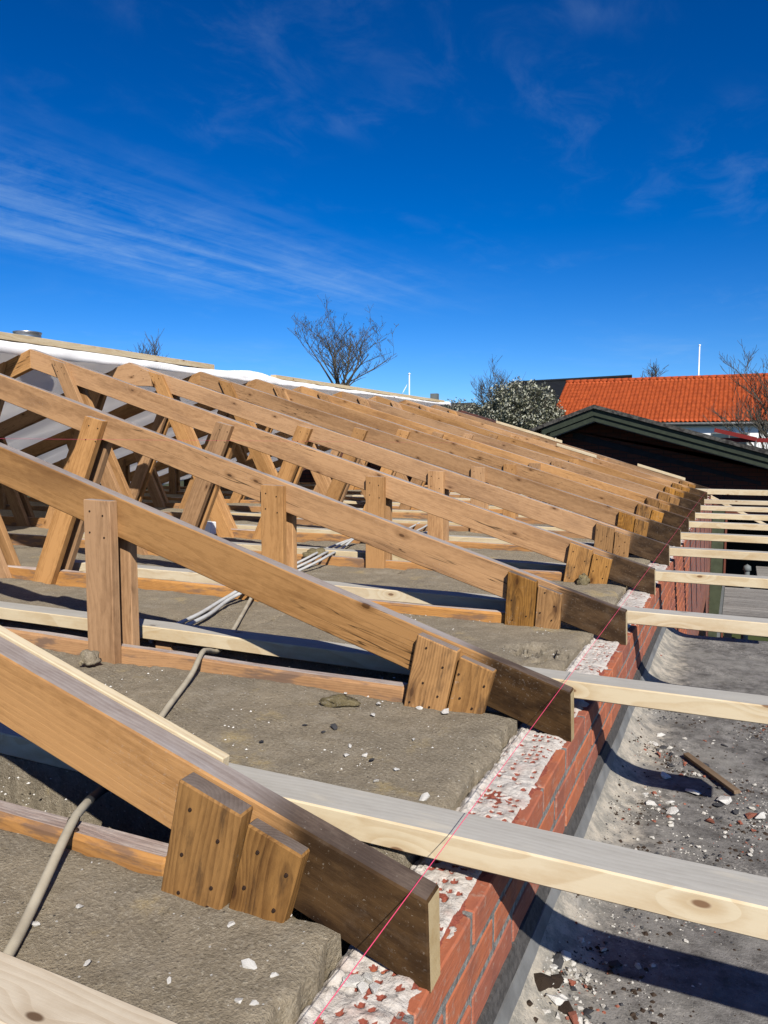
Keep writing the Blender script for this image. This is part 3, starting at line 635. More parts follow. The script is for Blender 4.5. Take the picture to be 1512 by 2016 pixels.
# ------------------------------------------------------------------ brick wall under the tails
XF = -0.358; ZW = -0.739; CH = 0.0735; BL = 0.245
wall = empty('brick_wall', (XF, 1.5, -1.0)); tag(wall, 'red brick outer wall with broken mortar on top', 'wall')
def part(name, me, parent, base=(0, 0, 0)):
    o = obj(name, me, parent); o.matrix_parent_inverse = Matrix.Translation(-Vector(parent.location)); return o
part('mortar_core', mesh_of('mortar_core', box_bm(-0.470, XF - 0.0028, -0.2, 4.60, -1.3, ZW - 0.008), M['joint']), wall)
part('far_brickwork', mesh_of('far_brickwork', box_bm(-0.470, XF - 0.006, 4.602, 13.35, -3.6, ZW - 0.006), M['far_brick']), wall)
def brick_mesh(L, seed, chip=True):
    bm = box_bm(-0.112, 0, 0.006, L - 0.007, 0.009, CH - 0.006)
    bmesh.ops.subdivide_edges(bm, edges=[e for e in bm.edges if abs((e.verts[0].co - e.verts[1].co).y) > 0.02], cuts=3)
    bmesh.ops.bevel(bm, geom=[e for e in bm.edges if e.calc_face_angle(0) > 0.5], offset=0.003, segments=1, affect='EDGES')
    for v in bm.verts: v.co += noise.noise_vector(v.co * 23 + Vector((seed * 5.7, 0, 0))) * 0.0016
    return mesh_of('brick', bm, M['brick'])
BM = [brick_mesh(BL, s) for s in range(5)]; BH = [brick_mesh(BL / 2, s + 9) for s in range(2)]
nb = 0
for c in range(3):
    y = 0.125 + (0.0 if c % 2 == 0 else -BL / 2) - 0.245
    k = 0
    while y < 6.3:
        o = part('brick', random.choice(BM), wall); o.location = (XF + random.uniform(-0.0015, 0.0015), y + 0.002, ZW - CH * (c + 1)); o.rotation_euler.z = random.uniform(-.004, .004)
        y += BL; k += 1; nb += 1
for c in range(3, 16):
    y = 4.62 + (0.0 if c % 2 == 0 else BL / 2)
    while y < 7.0:
        o = part('brick', random.choice(BM), wall); o.location = (XF + random.uniform(-0.001, 0.001), y, ZW - CH * (c + 1)); y += BL; nb += 1
# broken mortar bed on the top course
def bed(y0, y1, res):
    nx = int(0.150 / res); ny = int((y1 - y0) / res); vs, fs, red = [], [], []
    for j in range(ny + 1):
        y = y0 + (y1 - y0) * j / ny
        ein = -0.502 + noise.noise(Vector((y * 9, 1, 0))) * 0.010 + noise.noise(Vector((y * 37, 1, 0))) * 0.006
        eout = XF - 0.0035
        kb = math.floor((y - 0.127 + 0.245) / BL); fb = ((y - 0.127 + 0.245) / BL - kb)
        for i in range(nx + 1):
            fx = i / nx; x = ein + (eout - ein) * fx
            p = Vector((x * 30, y * 30, 2))
            n = noise.noise(p * 0.6) + noise.noise(p * 1.7) * 0.5 + noise.noise(p * 5) * 0.3
            z = ZW - 0.002 + n * 0.0055 + 0.0035
            r = 0.0
            if x < -0.472: z += 0.004 + noise.noise(p * 2.1) * 0.010 - max(0, (-0.485 - x)) * 0.9
            if fx > 0.80: z -= (fx - 0.80) * 0.055          # thins out towards the arris
            if min(fb, 1 - fb) * BL < 0.007 and noise.noise(p * 0.9) > -0.2: z -= 0.0035
            # brick perforations showing as red sockets
            gx = (x + 0.47) / 0.017; gy = fb * BL / 0.024
            cx_, cy_ = math.floor(gx), math.floor(gy); key = noise.cell(Vector((cx_ + 0.5, cy_ + 0.5 + kb * 17, 3.5)))
            dens = noise.noise(Vector((x * 9, y * 4.1, 9))) * 1.2
            if 0 <= cx_ <= 4 and key < dens + 0.02:
                q = math.hypot((gx - cx_ - 0.5) * 0.75, (gy - cy_ - 0.5) * 1.05)
                q += noise.noise(p * 4) * 0.12
                if q < 0.27: z -= 0.009 * (1 - max(q, 0) / 0.27) ** 0.5; r = 1.0
            if noise.noise(Vector((x * 13, y * 9, 21))) + 0.35 * noise.noise(p * 3) > 0.47 or (fx > 0.86 and noise.noise(p * 0.8) > -0.25): r = max(r, 0.85); z -= 0.003
            vs.append((x, y, z)); red.append(r)
    W = nx + 1
    for j in range(ny):
        for i in range(nx):
            a = j * W + i; fs.append((a, a + 1, a + W + 1, a + W))
    # drop the edges into the wall
    b0 = len(vs)
    for j in range(ny + 1):
        for i in (0, nx):
            v = vs[j * W + i]; vs.append((v[0] + (0.012 if i == 0 else -0.003), v[1], v[2] - (0.07 if i == 0 else 0.015))); red.append(red[j * W + i] * 0.3 if i == 0 else 1.0)
    for j in range(ny):
        a, b = j * W, (j + 1) * W; fs.append((a, b, b0 + (j + 1) * 2, b0 + j * 2))
        a, b = j * W + nx, (j + 1) * W + nx; fs.append((a, b0 + j * 2 + 1, b0 + (j + 1) * 2 + 1, b))
    me = mesh_py('mortar_bed', vs, fs, M['bed'], True)
    at = me.attributes.new('red', 'FLOAT', 'POINT'); at.data.foreach_set('value', red); return me
part('mortar_bed', bed(0.6, 2.0, 0.0032), wall); part('mortar_bed', bed(2.0, 3.4, 0.0050), wall); part('mortar_bed', bed(3.4, 7.0, 0.011), wall); part('mortar_bed', bed(7.0, 12.9, 0.03), wall)
# felt and zinc strips at the foot of the wall
def ystrip(name, prof, y0, y1, mat, ny=60, wob=0.0, parent=None, smooth=False):
    vs, fs = [], []; n = len(prof)
    for j in range(ny + 1):
        y = y0 + (y1 - y0) * j / ny
        for i, (x, z) in enumerate(prof):
            k = noise.noise_vector(Vector((y * 3.1, i * 1.7, 4))) * wob
            vs.append((x + k.x, y, z + k.z))
    for j in range(ny):
        for i in range(n):
            i2 = (i + 1) % n; fs.append((j * n + i, j * n + i2, (j + 1) * n + i2, (j + 1) * n + i))
    fs.append(tuple(range(n))[::-1]); fs.append(tuple(ny * n + i for i in range(n)))
    bm = bmesh.new(); me = mesh_py(name, vs, fs, mat, smooth); bm.from_mesh(me); bmesh.ops.recalc_face_normals(bm, faces=bm.faces[:]); bm.to_mesh(me); bm.free()
    return me
part('felt_strip', ystrip('felt_strip', [(-0.372, -0.946), (-0.352, -0.950), (-0.344, -0.990), (-0.372, -0.990)], 0.2, 4.58, M['felt'], 80, 0.003), wall)
part('zinc_flashing', ystrip('zinc_flashing', [(-0.356, -0.984), (-0.341, -0.986), (-0.3235, -1.036), (-0.318, -1.048), (-0.356, -1.048)], 0.2, 4.59, M['zinc'], 70, 0.0012), wall)

# ------------------------------------------------------------------ flat bitumen roof in front of the wall
def flat_roof():
    xs = [-0.345, -0.337, -0.330, -0.322, -0.312, -0.30, -0.286, -0.27, -0.25] + [-0.25 + 0.014 * k for k in range(1, 60)] + [0.7, 1.0, 1.6, 2.6]
    ys = [0.15 + 0.014 * k for k in range(0, 318)]
    vs, fs = [], []
    for y in ys:
        for x in xs:
            u = max(0.0, min(1.0, (-0.20 - x) / 0.145)); z = -1.072 + 0.075 * u ** 2.6
            p = Vector((x * 8, y * 8, 5)); a = 1 - u * 0.7
            z += (0.005 if y + noise.noise(Vector((x * 3, 0, 0))) * 0.02 > 3.28 else 0.0) * a
            z += (noise.noise(p * 0.5) * 0.006 + noise.noise(p * 2) * 0.003 + noise.noise(p * 7) * 0.0015) * a
            vs.append((x, y, z))
    W = len(xs)
    for j in range(len(ys) - 1):
        for i in range(W - 1): a = j * W + i; fs.append((a, a + 1, a + W + 1, a + W))
    b0 = len(vs); j = len(ys) - 1
    for i in range(W): vs.append((xs[i], ys[-1], -1.25))
    for i in range(W - 1): fs.append((j * W + i, j * W + i + 1, b0 + i + 1, b0 + i))
    return mesh_py('flat_roof', vs, fs, M['bitumen'], True)
fr = obj('flat_roof', flat_roof()); tag(fr, 'dirty grey bitumen flat roof strewn with rubble beside brick wall', 'flat roof')
o = obj('roof_body', mesh_of('roof_body', box_bm(-0.30, 2.6, 0.15, 4.57, -1.32, -1.12), M['dark']), fr)

# rubble
def chunk_mesh(seed, flat=0.7):
    rd = random.Random(seed); bm = bmesh.new()
    for _ in range(13):
        v = Vector((rd.gauss(0, 1), rd.gauss(0, 1), rd.gauss(0, 1))).normalized() * rd.uniform(0.75, 1.1); v.z *= flat; v.x *= 1.15; bm.verts.new(v)
    r = bmesh.ops.convex_hull(bm, input=bm.verts[:]); bmesh.ops.delete(bm, geom=[g for g in r['geom_interior'] if isinstance(g, bmesh.types.BMVert)], context='VERTS')
    return bm
CM = {}
for key, mk in (('w', 'stone_w'), ('r', 'stone_r'), ('d', 'stone_d'), ('b', 'bark_d')):
    CM[key] = [mesh_of('chunk', chunk_mesh(s * 7 + ord(key), 0.62 if key != 'd' else 0.35), M[mk]) for s in range(6)]
CN = {'w': ('mortar_chunk', 'mortar'), 'r': ('brick_fragment', 'brick'), 'd': ('slate_fragment', 'slate'), 'b': ('rotten_wood_piece', 'debris')}
crnd = random.Random(11)
def chunk(x, y, z, r, key, label, group):
    o = obj(CN[key][0], crnd.choice(CM[key]), None, (x, y, z + r * 0.30)); o.scale = (r * crnd.uniform(.85, 1.25), r * crnd.uniform(.8, 1.1), r * crnd.uniform(.75, 1.1))
    o.rotation_euler = (crnd.uniform(-.25, .25), crnd.uniform(-.25, .25), crnd.uniform(0, 6.28)); tag(o, label, CN[key][1], group)
KW = {'w': 'pale mortar chunk', 'r': 'red brick fragment', 'd': 'dark slate fragment', 'b': 'piece of dark rotten wood'}
FAR = [(-0.004, 2.445, 3, 'w'), (-0.201, 2.329, 2.2, 'w'), (-0.14, 2.305, 2.4, 'w'), (-0.224, 2.386, 1.8, 'w'), (-0.152, 2.364, 2, 'w'), (-0.138, 2.22, 1.6, 'w'), (0.093, 2.374, 2.6, 'w'), (0.072, 2.426, 1.4, 'w'), (0.07, 2.374, 2.2, 'r'), (-0.034, 2.289, 1.8, 'r'), (-0.198, 2.408, 1.2, 'r'), (-0.216, 2.733, 1.6, 'r'), (-0.075, 2.92, 1.2, 'r'), (-0.017, 2.403, 2.4, 'd'), (0.031, 2.379, 2, 'd'), (-0.063, 2.702, 1.8, 'd'), (-0.168, 2.646, 1.8, 'd'), (-0.205, 2.796, 1.8, 'd'), (-0.009, 2.904, 2, 'd'), (-0.252, 2.812, 1.3, 'w'), (-0.186, 2.805, 1.6, 'w'), (-0.142, 2.916, 1.3, 'w'), (-0.234, 2.807, 1.8, 'w'), (-0.048, 2.911, 1.4, 'w'), (-0.179, 2.547, 2.6, 'w'), (-0.088, 2.456, 2.8, 'w'), (0.124, 2.835, 2, 'd'), (-0.082, 2.606, 1.2, 'w'), (-0.226, 2.908, 2, 'w'), (-0.179, 2.304, 1.4, 'w')]
NEAR = [(-0.287, 1.505, 2.4, 'w'), (-0.297, 1.492, 1.2, 'w'), (-0.298, 1.472, 3.4, 'd'), (-0.272, 1.501, 1.6, 'w'), (-0.264, 1.489, 1.4, 'w'), (-0.3, 1.451, 1.9, 'w'), (-0.301, 1.44, 1.1, 'w'), (-0.262, 1.448, 1.8, 'r'), (-0.289, 1.422, 3, 'b'), (-0.276, 1.441, 1.6, 'w'), (-0.278, 1.378, 2.8, 'w'), (-0.272, 1.396, 2, 'w'), (-0.288, 1.336, 1.6, 'w'), (-0.259, 1.374, 3, 'b'), (-0.242, 1.359, 2.4, 'r'), (-0.22, 1.392, 2.4, 'd'), (-0.268, 1.346, 1.6, 'w'), (-0.233, 1.363, 1.8, 'w'), (-0.31, 1.382, 3.5, 'b'), (-0.237, 1.495, 1.2, 'w'), (-0.219, 1.451, 0.8, 'w'), (-0.198, 1.422, 1, 'w'), (-0.239, 1.412, 0.7, 'w'), (-0.149, 1.568, 1.6, 'w'), (-0.195, 1.553, 2.4, 'd'), (-0.223, 1.586, 1.6, 'w'), (-0.27, 1.585, 1.6, 'w'), (-0.123, 1.58, 1.3, 'w')]
def roofz(x): u = max(0.0, min(1.0, (-0.20 - x) / 0.145)); return -1.072 + 0.075 * u ** 2.6
FL = {0: 'large pale mortar lump at the near end of the broken lath', 1: 'leftmost pale mortar chunk in the white heap before the lath', 2: 'rounded pale mortar chunk at the front of the white heap', 3: 'pale mortar chunk of the white heap nearest the flashing', 4: 'pale mortar chunk at the back of the white heap', 6: 'pale mortar chunk beside the red brick piece at the right edge', 8: 'dark red brick piece near the right edge of the flat roof', 9: 'reddish brick fragment lying in front of the large mortar lump', 13: 'slate fragment leaning under the large mortar lump', 14: 'slate fragment right of the large mortar lump', 15: 'slate fragment behind the middle of the lath', 16: 'slate fragment left of the far end of the lath', 17: 'slate fragment in the rubble behind the joist shadow', 18: 'slate fragment lying far behind the lath', 22: 'pale mortar chunk in the rubble behind the joist shadow', 24: 'left mortar chunk inside the joist shadow by the lath', 25: 'right mortar chunk inside the joist shadow by the lath', 26: 'slate fragment at the right edge behind the lath', 28: 'pale mortar chunk farthest back against the dusty upstand'}
NL = {0: 'pale mortar chunk at the edge of the nearest joist shadow', 2: 'large grey slate piece near the zinc flashing', 5: 'round pale mortar chunk beside the large grey slate piece', 8: 'dark rotten wood piece between two mortar chunks', 10: 'largest white mortar chunk at the foot of the flashing', 11: 'white mortar chunk touching the largest one', 13: 'dark rotten wood piece right of the largest white chunk', 14: 'red brick fragment at the bottom edge of the picture', 15: 'blue-grey slate fragment right of the bottom brick fragment', 18: 'long dark rotten wood piece against the zinc flashing', 24: 'slate fragment inside the nearest joist shadow'}
small = {k: [] for k in 'wrdb'}
for i, (x, y, s, k) in enumerate(FAR):
    if i in FL: chunk(x, y, roofz(x), s * 0.0074, k, FL[i], 'rubble near the lath')
    else: small[k].append((x, y, s * 0.0074))
for i, (x, y, s, k) in enumerate(NEAR):
    if i in NL: chunk(x, y, roofz(x), s * 0.0056, k, NL[i], 'rubble at the flashing')
    else: small[k].append((x, y, s * 0.0056))
prnd = random.Random(77)
for (cx_, cy_, sp, n, mixk) in ((-0.185, 2.33, 0.045, 46, 'wwwwwr'), (-0.12, 2.30, 0.05, 26, 'wwwwr'), (-0.23, 2.78, 0.05, 46, 'wwrdd'), (-0.17, 2.72, 0.06, 30, 'wrrdb'), (0.08, 2.38, 0.045, 28, 'wwwr'), (0.04, 2.24, 0.08, 40, 'wwwwd'), (-0.27, 1.45, 0.028, 60, 'wwwrdb'), (-0.25, 1.38, 0.035, 60, 'wwwrdb'), (-0.29, 1.40, 0.02, 26, 'bbwd'), (-0.14, 1.58, 0.07, 30, 'wwd'), (-0.05, 2.62, 0.08, 26, 'wdr'), (-0.19, 3.3, 0.12, 50, 'wwdr'), (0.02, 2.95, 0.12, 40, 'wwdr'), (-0.2, 3.9, 0.14, 40, 'wdr'), (-0.20, 1.98, 0.05, 26, 'wdb'), (0.0, 2.05, 0.12, 40, 'wwd')):
    for _ in range(n):
        x = max(-0.315, prnd.gauss(cx_, sp)); small[prnd.choice(mixk)].append((x, prnd.gauss(cy_, sp * 1.1), 0.0020 + 0.0065 * prnd.random() ** 2.8))
for k, L in small.items():
    bm = bmesh.new()
    for (x, y, r) in L:
        c = chunk_mesh(prnd.randrange(10 ** 6), 0.62); mt = Matrix.Translation((x, y, roofz(x) + r * .3)) @ Matrix.Rotation(prnd.uniform(0, 6.28), 4, 'Z') @ Matrix.Scale(r, 4)
        tmp = bpy.data.meshes.new('tmp'); c.transform(mt); c.to_mesh(tmp); c.free(); bm.from_mesh(tmp); bpy.data.meshes.remove(tmp)
    nm = {'w': 'mortar_bits', 'r': 'brick_bits', 'd': 'slate_bits', 'b': 'rotten_wood_bits'}[k]
    tag(obj(nm, mesh_of(nm, bm, M[{'w': 'stone_g', 'r': 'stone_r', 'd': 'stone_d', 'b': 'bark_d'}[k]])), 'small %s strewn over the flat roof' % nm.replace('_', ' '), 'rubble', kind='stuff')
WI = [(-0.987, 1.864, 1), (-0.865, 1.827, 1.3), (-0.841, 1.743, 1.3), (-0.751, 1.84, 1.3), (-0.677, 1.84, 2), (-0.801, 1.538, 1), (-0.783, 1.481, 1.4), (-0.745, 1.502, 1.2), (-0.649, 1.459, 1.2), (-0.664, 1.392, 1.2), (-0.681, 1.635, 0.8), (-0.545, 1.363, 1.5), (-0.55, 1.987, 0.6)]
for x, y, s in WI: chunk(x, y, -0.702, s * 0.0068, 'w', 'small white mortar crumb on the wool behind the nearest truss', 'mortar crumbs on the wool behind the nearest truss')
WI = [(-0.88, 0.8, 1.3), (-0.906, 0.74, 1.3), (-0.957, 0.897, 1), (-0.772, 0.711, 1), (-0.569, 0.798, 2), (-0.649, 0.731, 1), (-0.544, 0.74, 1.3), (-0.524, 0.743, 1.3), (-0.645, 0.861, 1.2), (-0.53, 0.797, 1.2), (-0.588, 0.907, 1), (-0.58, 0.917, 1)]
for x, y, s in WI: chunk(x, y, -0.696, s * 0.0048, 'w', 'small white mortar crumb on the wool before the nearest truss', 'mortar crumbs on the wool before the nearest truss')
for x, y, s in [(-0.889, 1.618, 2), (-0.898, 1.58, 1.3), (-0.718, 1.481, 1.4), (-1.003, 1.468, 1.1), (-0.964, 1.602, 1)]:
    chunk(x, y, -0.701, s * 0.0065, 'd', 'dark slate chip on the wool behind the nearest truss', 'slate chips on the wool')
for x, y, r in [(-0.478, 0.985, .013), (-0.462, 1.0, .010), (-0.492, 1.0, .012), (-0.455, 0.880, .014), (-0.438, 0.872, .011), (-0.424, 0.880, .010), (-0.44, 0.893, .012), (-0.463, 0.870, .009)]:
    chunk(x, y, ZW + 0.001, r, 'w', 'lump of broken mortar on the wall top beside the nearest truss tail', 'mortar lumps on the wall top')
# fine grit nobody could count
def grit(name, n, xr, yr, zf, rr, mat, seed, label):
    rd = random.Random(seed); vs, fs = [], []
    for _ in range(n):
        x = rd.uniform(*xr); y = rd.uniform(*yr)
        if noise.noise(Vector((x * 7, y * 7, seed))) < rd.uniform(-0.25, 0.5): continue
        r = rr * (0.4 + rd.random() ** 3 * 1.6); z = zf(x, y); b = len(vs); a0 = rd.uniform(0, 6.28)
        for k in range(4): vs.append((x + r * math.cos(a0 + k * 1.57) * rd.uniform(.7, 1.3), y + r * math.sin(a0 + k * 1.57) * rd.uniform(.7, 1.3), z))
        vs.append((x + r * .2, y, z + r * rd.uniform(.5, 1.0)))
        fs += [(b, b + 1, b + 4), (b + 1, b + 2, b + 4), (b + 2, b + 3, b + 4), (b + 3, b, b + 4)]
    o = obj(name, mesh_py(name, vs, fs, M[mat])); tag(o, label, 'grit', kind='stuff')
grit('mortar_grit', 14000, (-0.31, 0.35), (0.7, 4.5), lambda x, y: roofz(x) - 0.001, 0.0024, 'stone_g', 5, 'pale mortar grit scattered over the flat roof')
grit('slate_grit', 9000, (-0.31, 0.35), (0.7, 4.5), lambda x, y: roofz(x) - 0.001, 0.0034, 'stone_d', 6, 'dark grit scattered over the flat roof')
grit('brick_grit', 1800, (-0.31, 0.30), (1.0, 3.4), lambda x, y: roofz(x) - 0.001, 0.0030, 'stone_r', 8, 'red brick grit scattered over the flat roof')
grit('dirt_crumbs', 6000, (-0.315, 0.20), (0.8, 3.4), lambda x, y: roofz(x) - 0.001, 0.0042, 'bark_d', 12, 'dark brown dirt crumbs scattered over the flat roof')
grit('wool_grit', 3200, (-1.7, -0.52), (0.65, 3.0), lambda x, y: -0.705, 0.0024, 'stone_w', 9, 'white mortar grit scattered over the mineral wool')
q = timber('lath', [(0, 0), (0.30, 0), (0.30, 0.012), (0, 0.012)], -0.011, 0.011, (1, 0), (0, 0), [M['stick']], 0.001, 0.003, 8)
o = obj('broken_lath', q, None, (-0.128, 2.742, -1.066)); o.rotation_euler = (R(8), R(-1), math.atan2(2.481 - 2.73, 0.160)); tag(o, 'broken brown lath lying in the flat roof rubble', 'lath')

# ------------------------------------------------------------------ string lines
def run(name, pts, r, mat, label, cat, sub=0, n=6, parent=None):
    P = smooth_path(pts, sub) if sub else pts
    v, f = tube(P, r, n); o = obj(name, mesh_py(name, v, f, M[mat], True), parent)
    if label: tag(o, label, cat)
    return o
run('string_line', [(-0.385, 0.3, -0.6075), (-0.386, 4.5, -0.6095), (-0.384, 9.0, -0.6095), (-0.380, 12.3, -0.609)], 0.00065, 'string', 'pink mason line stretched over the truss tails', 'string')
run('string_line', [(-2.42, 0.2, 0.024), (-2.42, 6.0, 0.026), (-2.42, 12.3, 0.026)], 0.0004, 'string', 'pink mason line running high across the rafters', 'string')
# ------------------------------------------------------------------ cables
run('conduit', [(-0.82, 0.56, -0.690), (-0.870, 0.664, -0.688), (-0.935, 0.770, -0.680), (-1.02, 0.910, -0.657), (-1.055, 0.97, -0.656), (-1.12, 1.08, -0.680), (-1.17, 1.18, -0.713), (-1.22, 1.28, -0.705), (-1.333, 1.513, -0.690), (-1.45, 1.76, -0.680), (-1.52, 1.90, -0.656), (-1.56, 1.98, -0.670), (-1.62, 2.12, -0.712), (-1.70, 2.30, -0.700), (-1.83, 2.55, -0.695), (-1.96, 2.80, -0.685), (-2.02, 2.94, -0.655), (-2.08, 3.15, -0.71)], 0.0082, 'conduit', 'beige cable conduit crossing the wool under the nearest rafter', 'conduit', 5, 10)
cd = bpy.data.objects['conduit']
run('black_tape', [(-1.075, 1.005, -0.6605), (-1.12, 1.08, -0.6805), (-1.15, 1.14, -0.6985)], 0.0092, 'black_tape', None, None, 4, 10, cd)
run('cable_clip', [(-1.033, 0.930, -0.6568), (-1.039, 0.941, -0.6565)], 0.0098, 'nail', None, None, 0, 10, cd)
for sx in (-1, 1):
    q = bmesh.new(); bmesh.ops.create_cone(q, cap_ends=True, segments=10, radius1=0.006, radius2=0.005, depth=0.003, matrix=Matrix.Translation((-1.036 + sx * 0.015, 0.936 - sx * 0.010, -0.6645))); obj('clip_screw', mesh_of('clip_screw', q, M['nail']), cd)
for k, dx in enumerate((0, 0.045)):
    run('white_cable', [(-1.93 + dx, 2.12, -0.715), (-1.95 + dx, 2.25, -0.695), (-1.99 + dx, 2.48, -0.690), (-2.06 + dx * .6, 2.75, -0.680), (-2.04 + dx, 2.90, -0.652), (-1.90 + dx, 2.96, -0.655), (-1.80 + dx, 3.1, -0.71)], 0.0085, 'white_cable', ['white cable on the wool behind the near post, left of a pair', 'white cable on the wool behind the near post, right of a pair'][k], 'cable', 5, 8)
for k in range(3):
    run('white_cable', [(-2.30 + .05 * k, 3.55, -0.70), (-2.27 + .05 * k, 3.75, -0.665), (-2.30 + .05 * k, 3.98, -0.65), (-2.5 + .05 * k, 4.5, -0.69), (-2.45, 4.9, -0.66 + .01 * k), (-2.2 - .1 * k, 5.4, -0.68), (-2.3 - .1 * k, 6.2, -0.66)], 0.008, 'white_cable', 'white cable looping over the wool behind the third truss', 'cable', 5, 6)['group'] = 'white cables behind the third truss'
bx = box('junction_box', (-3.83, -3.73, 4.80, 4.88, -0.70, -0.60), M['white_paint'], None, 0.006); tag(bx, 'small white junction box beside the fifth truss chord', 'junction box')
box('box_lid', (-3.835, -3.725, 4.793, 4.7995, -0.69, -0.605), M['white_paint'], bx, 0.002)

# ------------------------------------------------------------------ white membrane on the far slope and ridge battens
def membrane_mesh():
    ys = [0.6 + 0.055 * k for k in range(0, 230)]
    prof = [(-4.775, 0.684, 0), (-4.778, 0.702, 0), (-4.782, 0.720, 0), (-4.786, 0.742, 0), (-4.800, 0.750, 0), (-4.86, 0.750, 0), (-4.92, 0.742, 0)]
    for k in range(1, 34):
        x = -4.92 - 0.125 * k; prof.append((x, 0, 1))
    vs, fs = [], []
    for y in ys:
        near = min(abs(y - (Y + 0.022)) for Y in YT); sag = min(1, near / 0.5)
        hump = math.exp(-((y - 6.95) / 0.42) ** 2); endc = max(0, min(1, (y - 12.5) / 0.6))
        for i, (x, z, s) in enumerate(prof):
            if s:
                zr = ztop(2 * XA - x) + 0.006; f = (x + 4.92) / -0.55
                z2 = max(zr, 0.742 + (zr - 0.742) * min(1, f) ** 0.6) if f < 1 else zr
                z2 += -0.055 * sag ** 2 * min(1, f * 0.6) + noise.noise(Vector((x * 2.0, y * 2.5, 1))) * 0.018 * min(1, f) + 0.02 * noise.noise(Vector((x * .8, y * 6, 2))) * sag
                vs.append((x, y, z2))
            else:
                w = noise.noise(Vector((y * 2.1, i * 0.35, 3))) * 0.014 + noise.noise(Vector((y * 7, i * 0.9, 8))) * (0.009 + 0.014 * hump + .02 * endc)
                low = 0.03 * math.exp(-((y - 4.1) / 0.9) ** 2) * (i == 0)
                far = max(0, min(1, (y - 7.3) / 3)) * 0.035 * (i < 2)
                vs.append((x + w * 0.8, y, z + w * 0.5 + hump * 0.055 * (i > 2) + endc * 0.035 * (i > 2) - low + far))
    W = len(prof)
    for j in range(len(ys) - 1):
        for i in range(W - 1): a = j * W + i; fs.append((a, a + W, a + W + 1, a + 1))
    me = mesh_py('roof_membrane', vs, fs, M['membrane'], True); return me
o = obj('roof_membrane', membrane_mesh()); tag(o, 'white underlay membrane over the far roof slope and ridge', 'membrane')
md = o.modifiers.new('thickness', 'SOLIDIFY'); md.thickness = 0.0015
def ybatten(name, x0, x1, y0, y1, z0, z1, mats, rx=0.0):
    me = xbeam(name, 0, y1 - y0, -(x1 - x0) / 2, (x1 - x0) / 2, 0, z1 - z0, mats, 0.002, 0.002, 14)
    o = obj(name, me, None, ((x0 + x1) / 2, y0, z0)); o.rotation_euler = (0, 0, R(90)); return o
tag(ybatten('ridge_batten', -4.875, -4.802, 1.2, 6.30, 0.757, 0.808, [M['fresh']]), 'pale ridge batten on the left, lying over the membrane', 'batten')
tag(ybatten('ridge_batten', -4.875, -4.802, 7.42, 12.9, 0.757, 0.800, [M['fresh']]), 'pale ridge batten farther away, behind the membrane hump', 'batten')
# roof vent
v = empty('roof_vent', (-5.12, 4.35, 0.64)); v.scale = (0.72, 0.72, 1.0); tag(v, 'round galvanised vent pipe behind the ridge', 'vent')
def lathe(name, prof, mat, parent, n=28):
    vs, fs = [], []
    for (r, z) in prof:
        for k in range(n): vs.append((r * math.cos(6.28318 * k / n), r * math.sin(6.28318 * k / n), z))
    for i in range(len(prof) - 1):
        for k in range(n): fs.append((i * n + k, i * n + (k + 1) % n, (i + 1) * n + (k + 1) % n, (i + 1) * n + k))
    return obj(name, mesh_py(name, vs, fs, mat, True), parent)
lathe('pipe', [(.140, 0), (.140, .165), (.146, .168), (.146, .182), (.140, .185), (.140, .235), (.148, .24), (.148, .248), (.136, .248), (.136, .05)], M['metal'], v)
lathe('liner', [(.105, 0.05), (.105, .252), (.098, .252), (.098, .05)], M['white_paint'], v)

# ------------------------------------------------------------------ brick wing with dark green barge boards
wing = empty('brick_wing', (-2.2, 13.2, -3.6)); tag(wing, 'shaded red brick gable with green barge boards and felt roof', 'building')
AX, AZ = -2.24, 0.672; ML, MR = 0.37, 0.288; GY = 13.2; WY = 14.05
def wz(x): return AZ - (ML * (AX - x) if x < AX else MR * (x - AX))
def gab(name, y0, y1, xl, xr, top, bot, mat, parent=wing):
    """strip under the roof line between offsets top..bot, split at the ridge"""
    for (a, b) in ((xl, AX - 0.001), (AX + 0.001, xr)):
        poly = [(a, wz(a) - bot), (b, wz(b) - bot), (b, wz(b) - top), (a, wz(a) - top)]
        me = timber(name, poly, y0, y1, (1, 0), (a, 0), [mat], 0.0); part(name, me, parent)
gab('roof_covering', GY - 0.05, 22, -3.35, 4.2, -0.012, 0.050, M['roof_felt'])
gab('barge_board', GY, GY + 0.025, -3.12, 4.0, 0.055, 0.168, M['green'])
gab('lower_barge_board', GY + 0.03, GY + 0.055, -2.98, 4.0, 0.172, 0.262, M['green'])
gab('trim_strip', GY + 0.060, GY + 0.075, -2.96, 4.0, 0.250, 0.276, M['grey_frame'])
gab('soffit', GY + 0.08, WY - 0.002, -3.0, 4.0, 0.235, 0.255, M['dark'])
wp = [(-3.05, -0.95), (3.9, -0.95), (3.9, wz(3.9) - 0.05), (AX, AZ - 0.06), (-3.05, wz(-3.05) - 0.05)]
part('wall', timber('wall', wp, WY, WY + 0.25, (1, 0), (0, 0), [M['shaded_brick']], 0), wing)
part('wall', mesh_of('wall', box_bm(-3.05, -0.36, WY, WY + 0.25, -3.6, -0.951), M['shaded_brick']), wing)
pw_ = [(-9.0, -3.6), (-3.06, -3.6), (-3.06, ztop(-3.06) - 0.05), (XA, ZA - 0.05), (-9.0, -0.72)]
part('party_wall', timber('party_wall', pw_, 13.37, 13.55, (1, 0), (0, 0), [M['shaded_brick']], 0), wing)
fl = [(-2.75, wz(-2.75) - 0.36), (0.35, -0.66), (0.35, -0.60), (-2.75, wz(-2.75) - 0.24)]
part('flashing', timber('flashing', fl, WY - 0.016, WY - 0.004, (1, -.3), fl[0], [M['lead']], 0), wing)
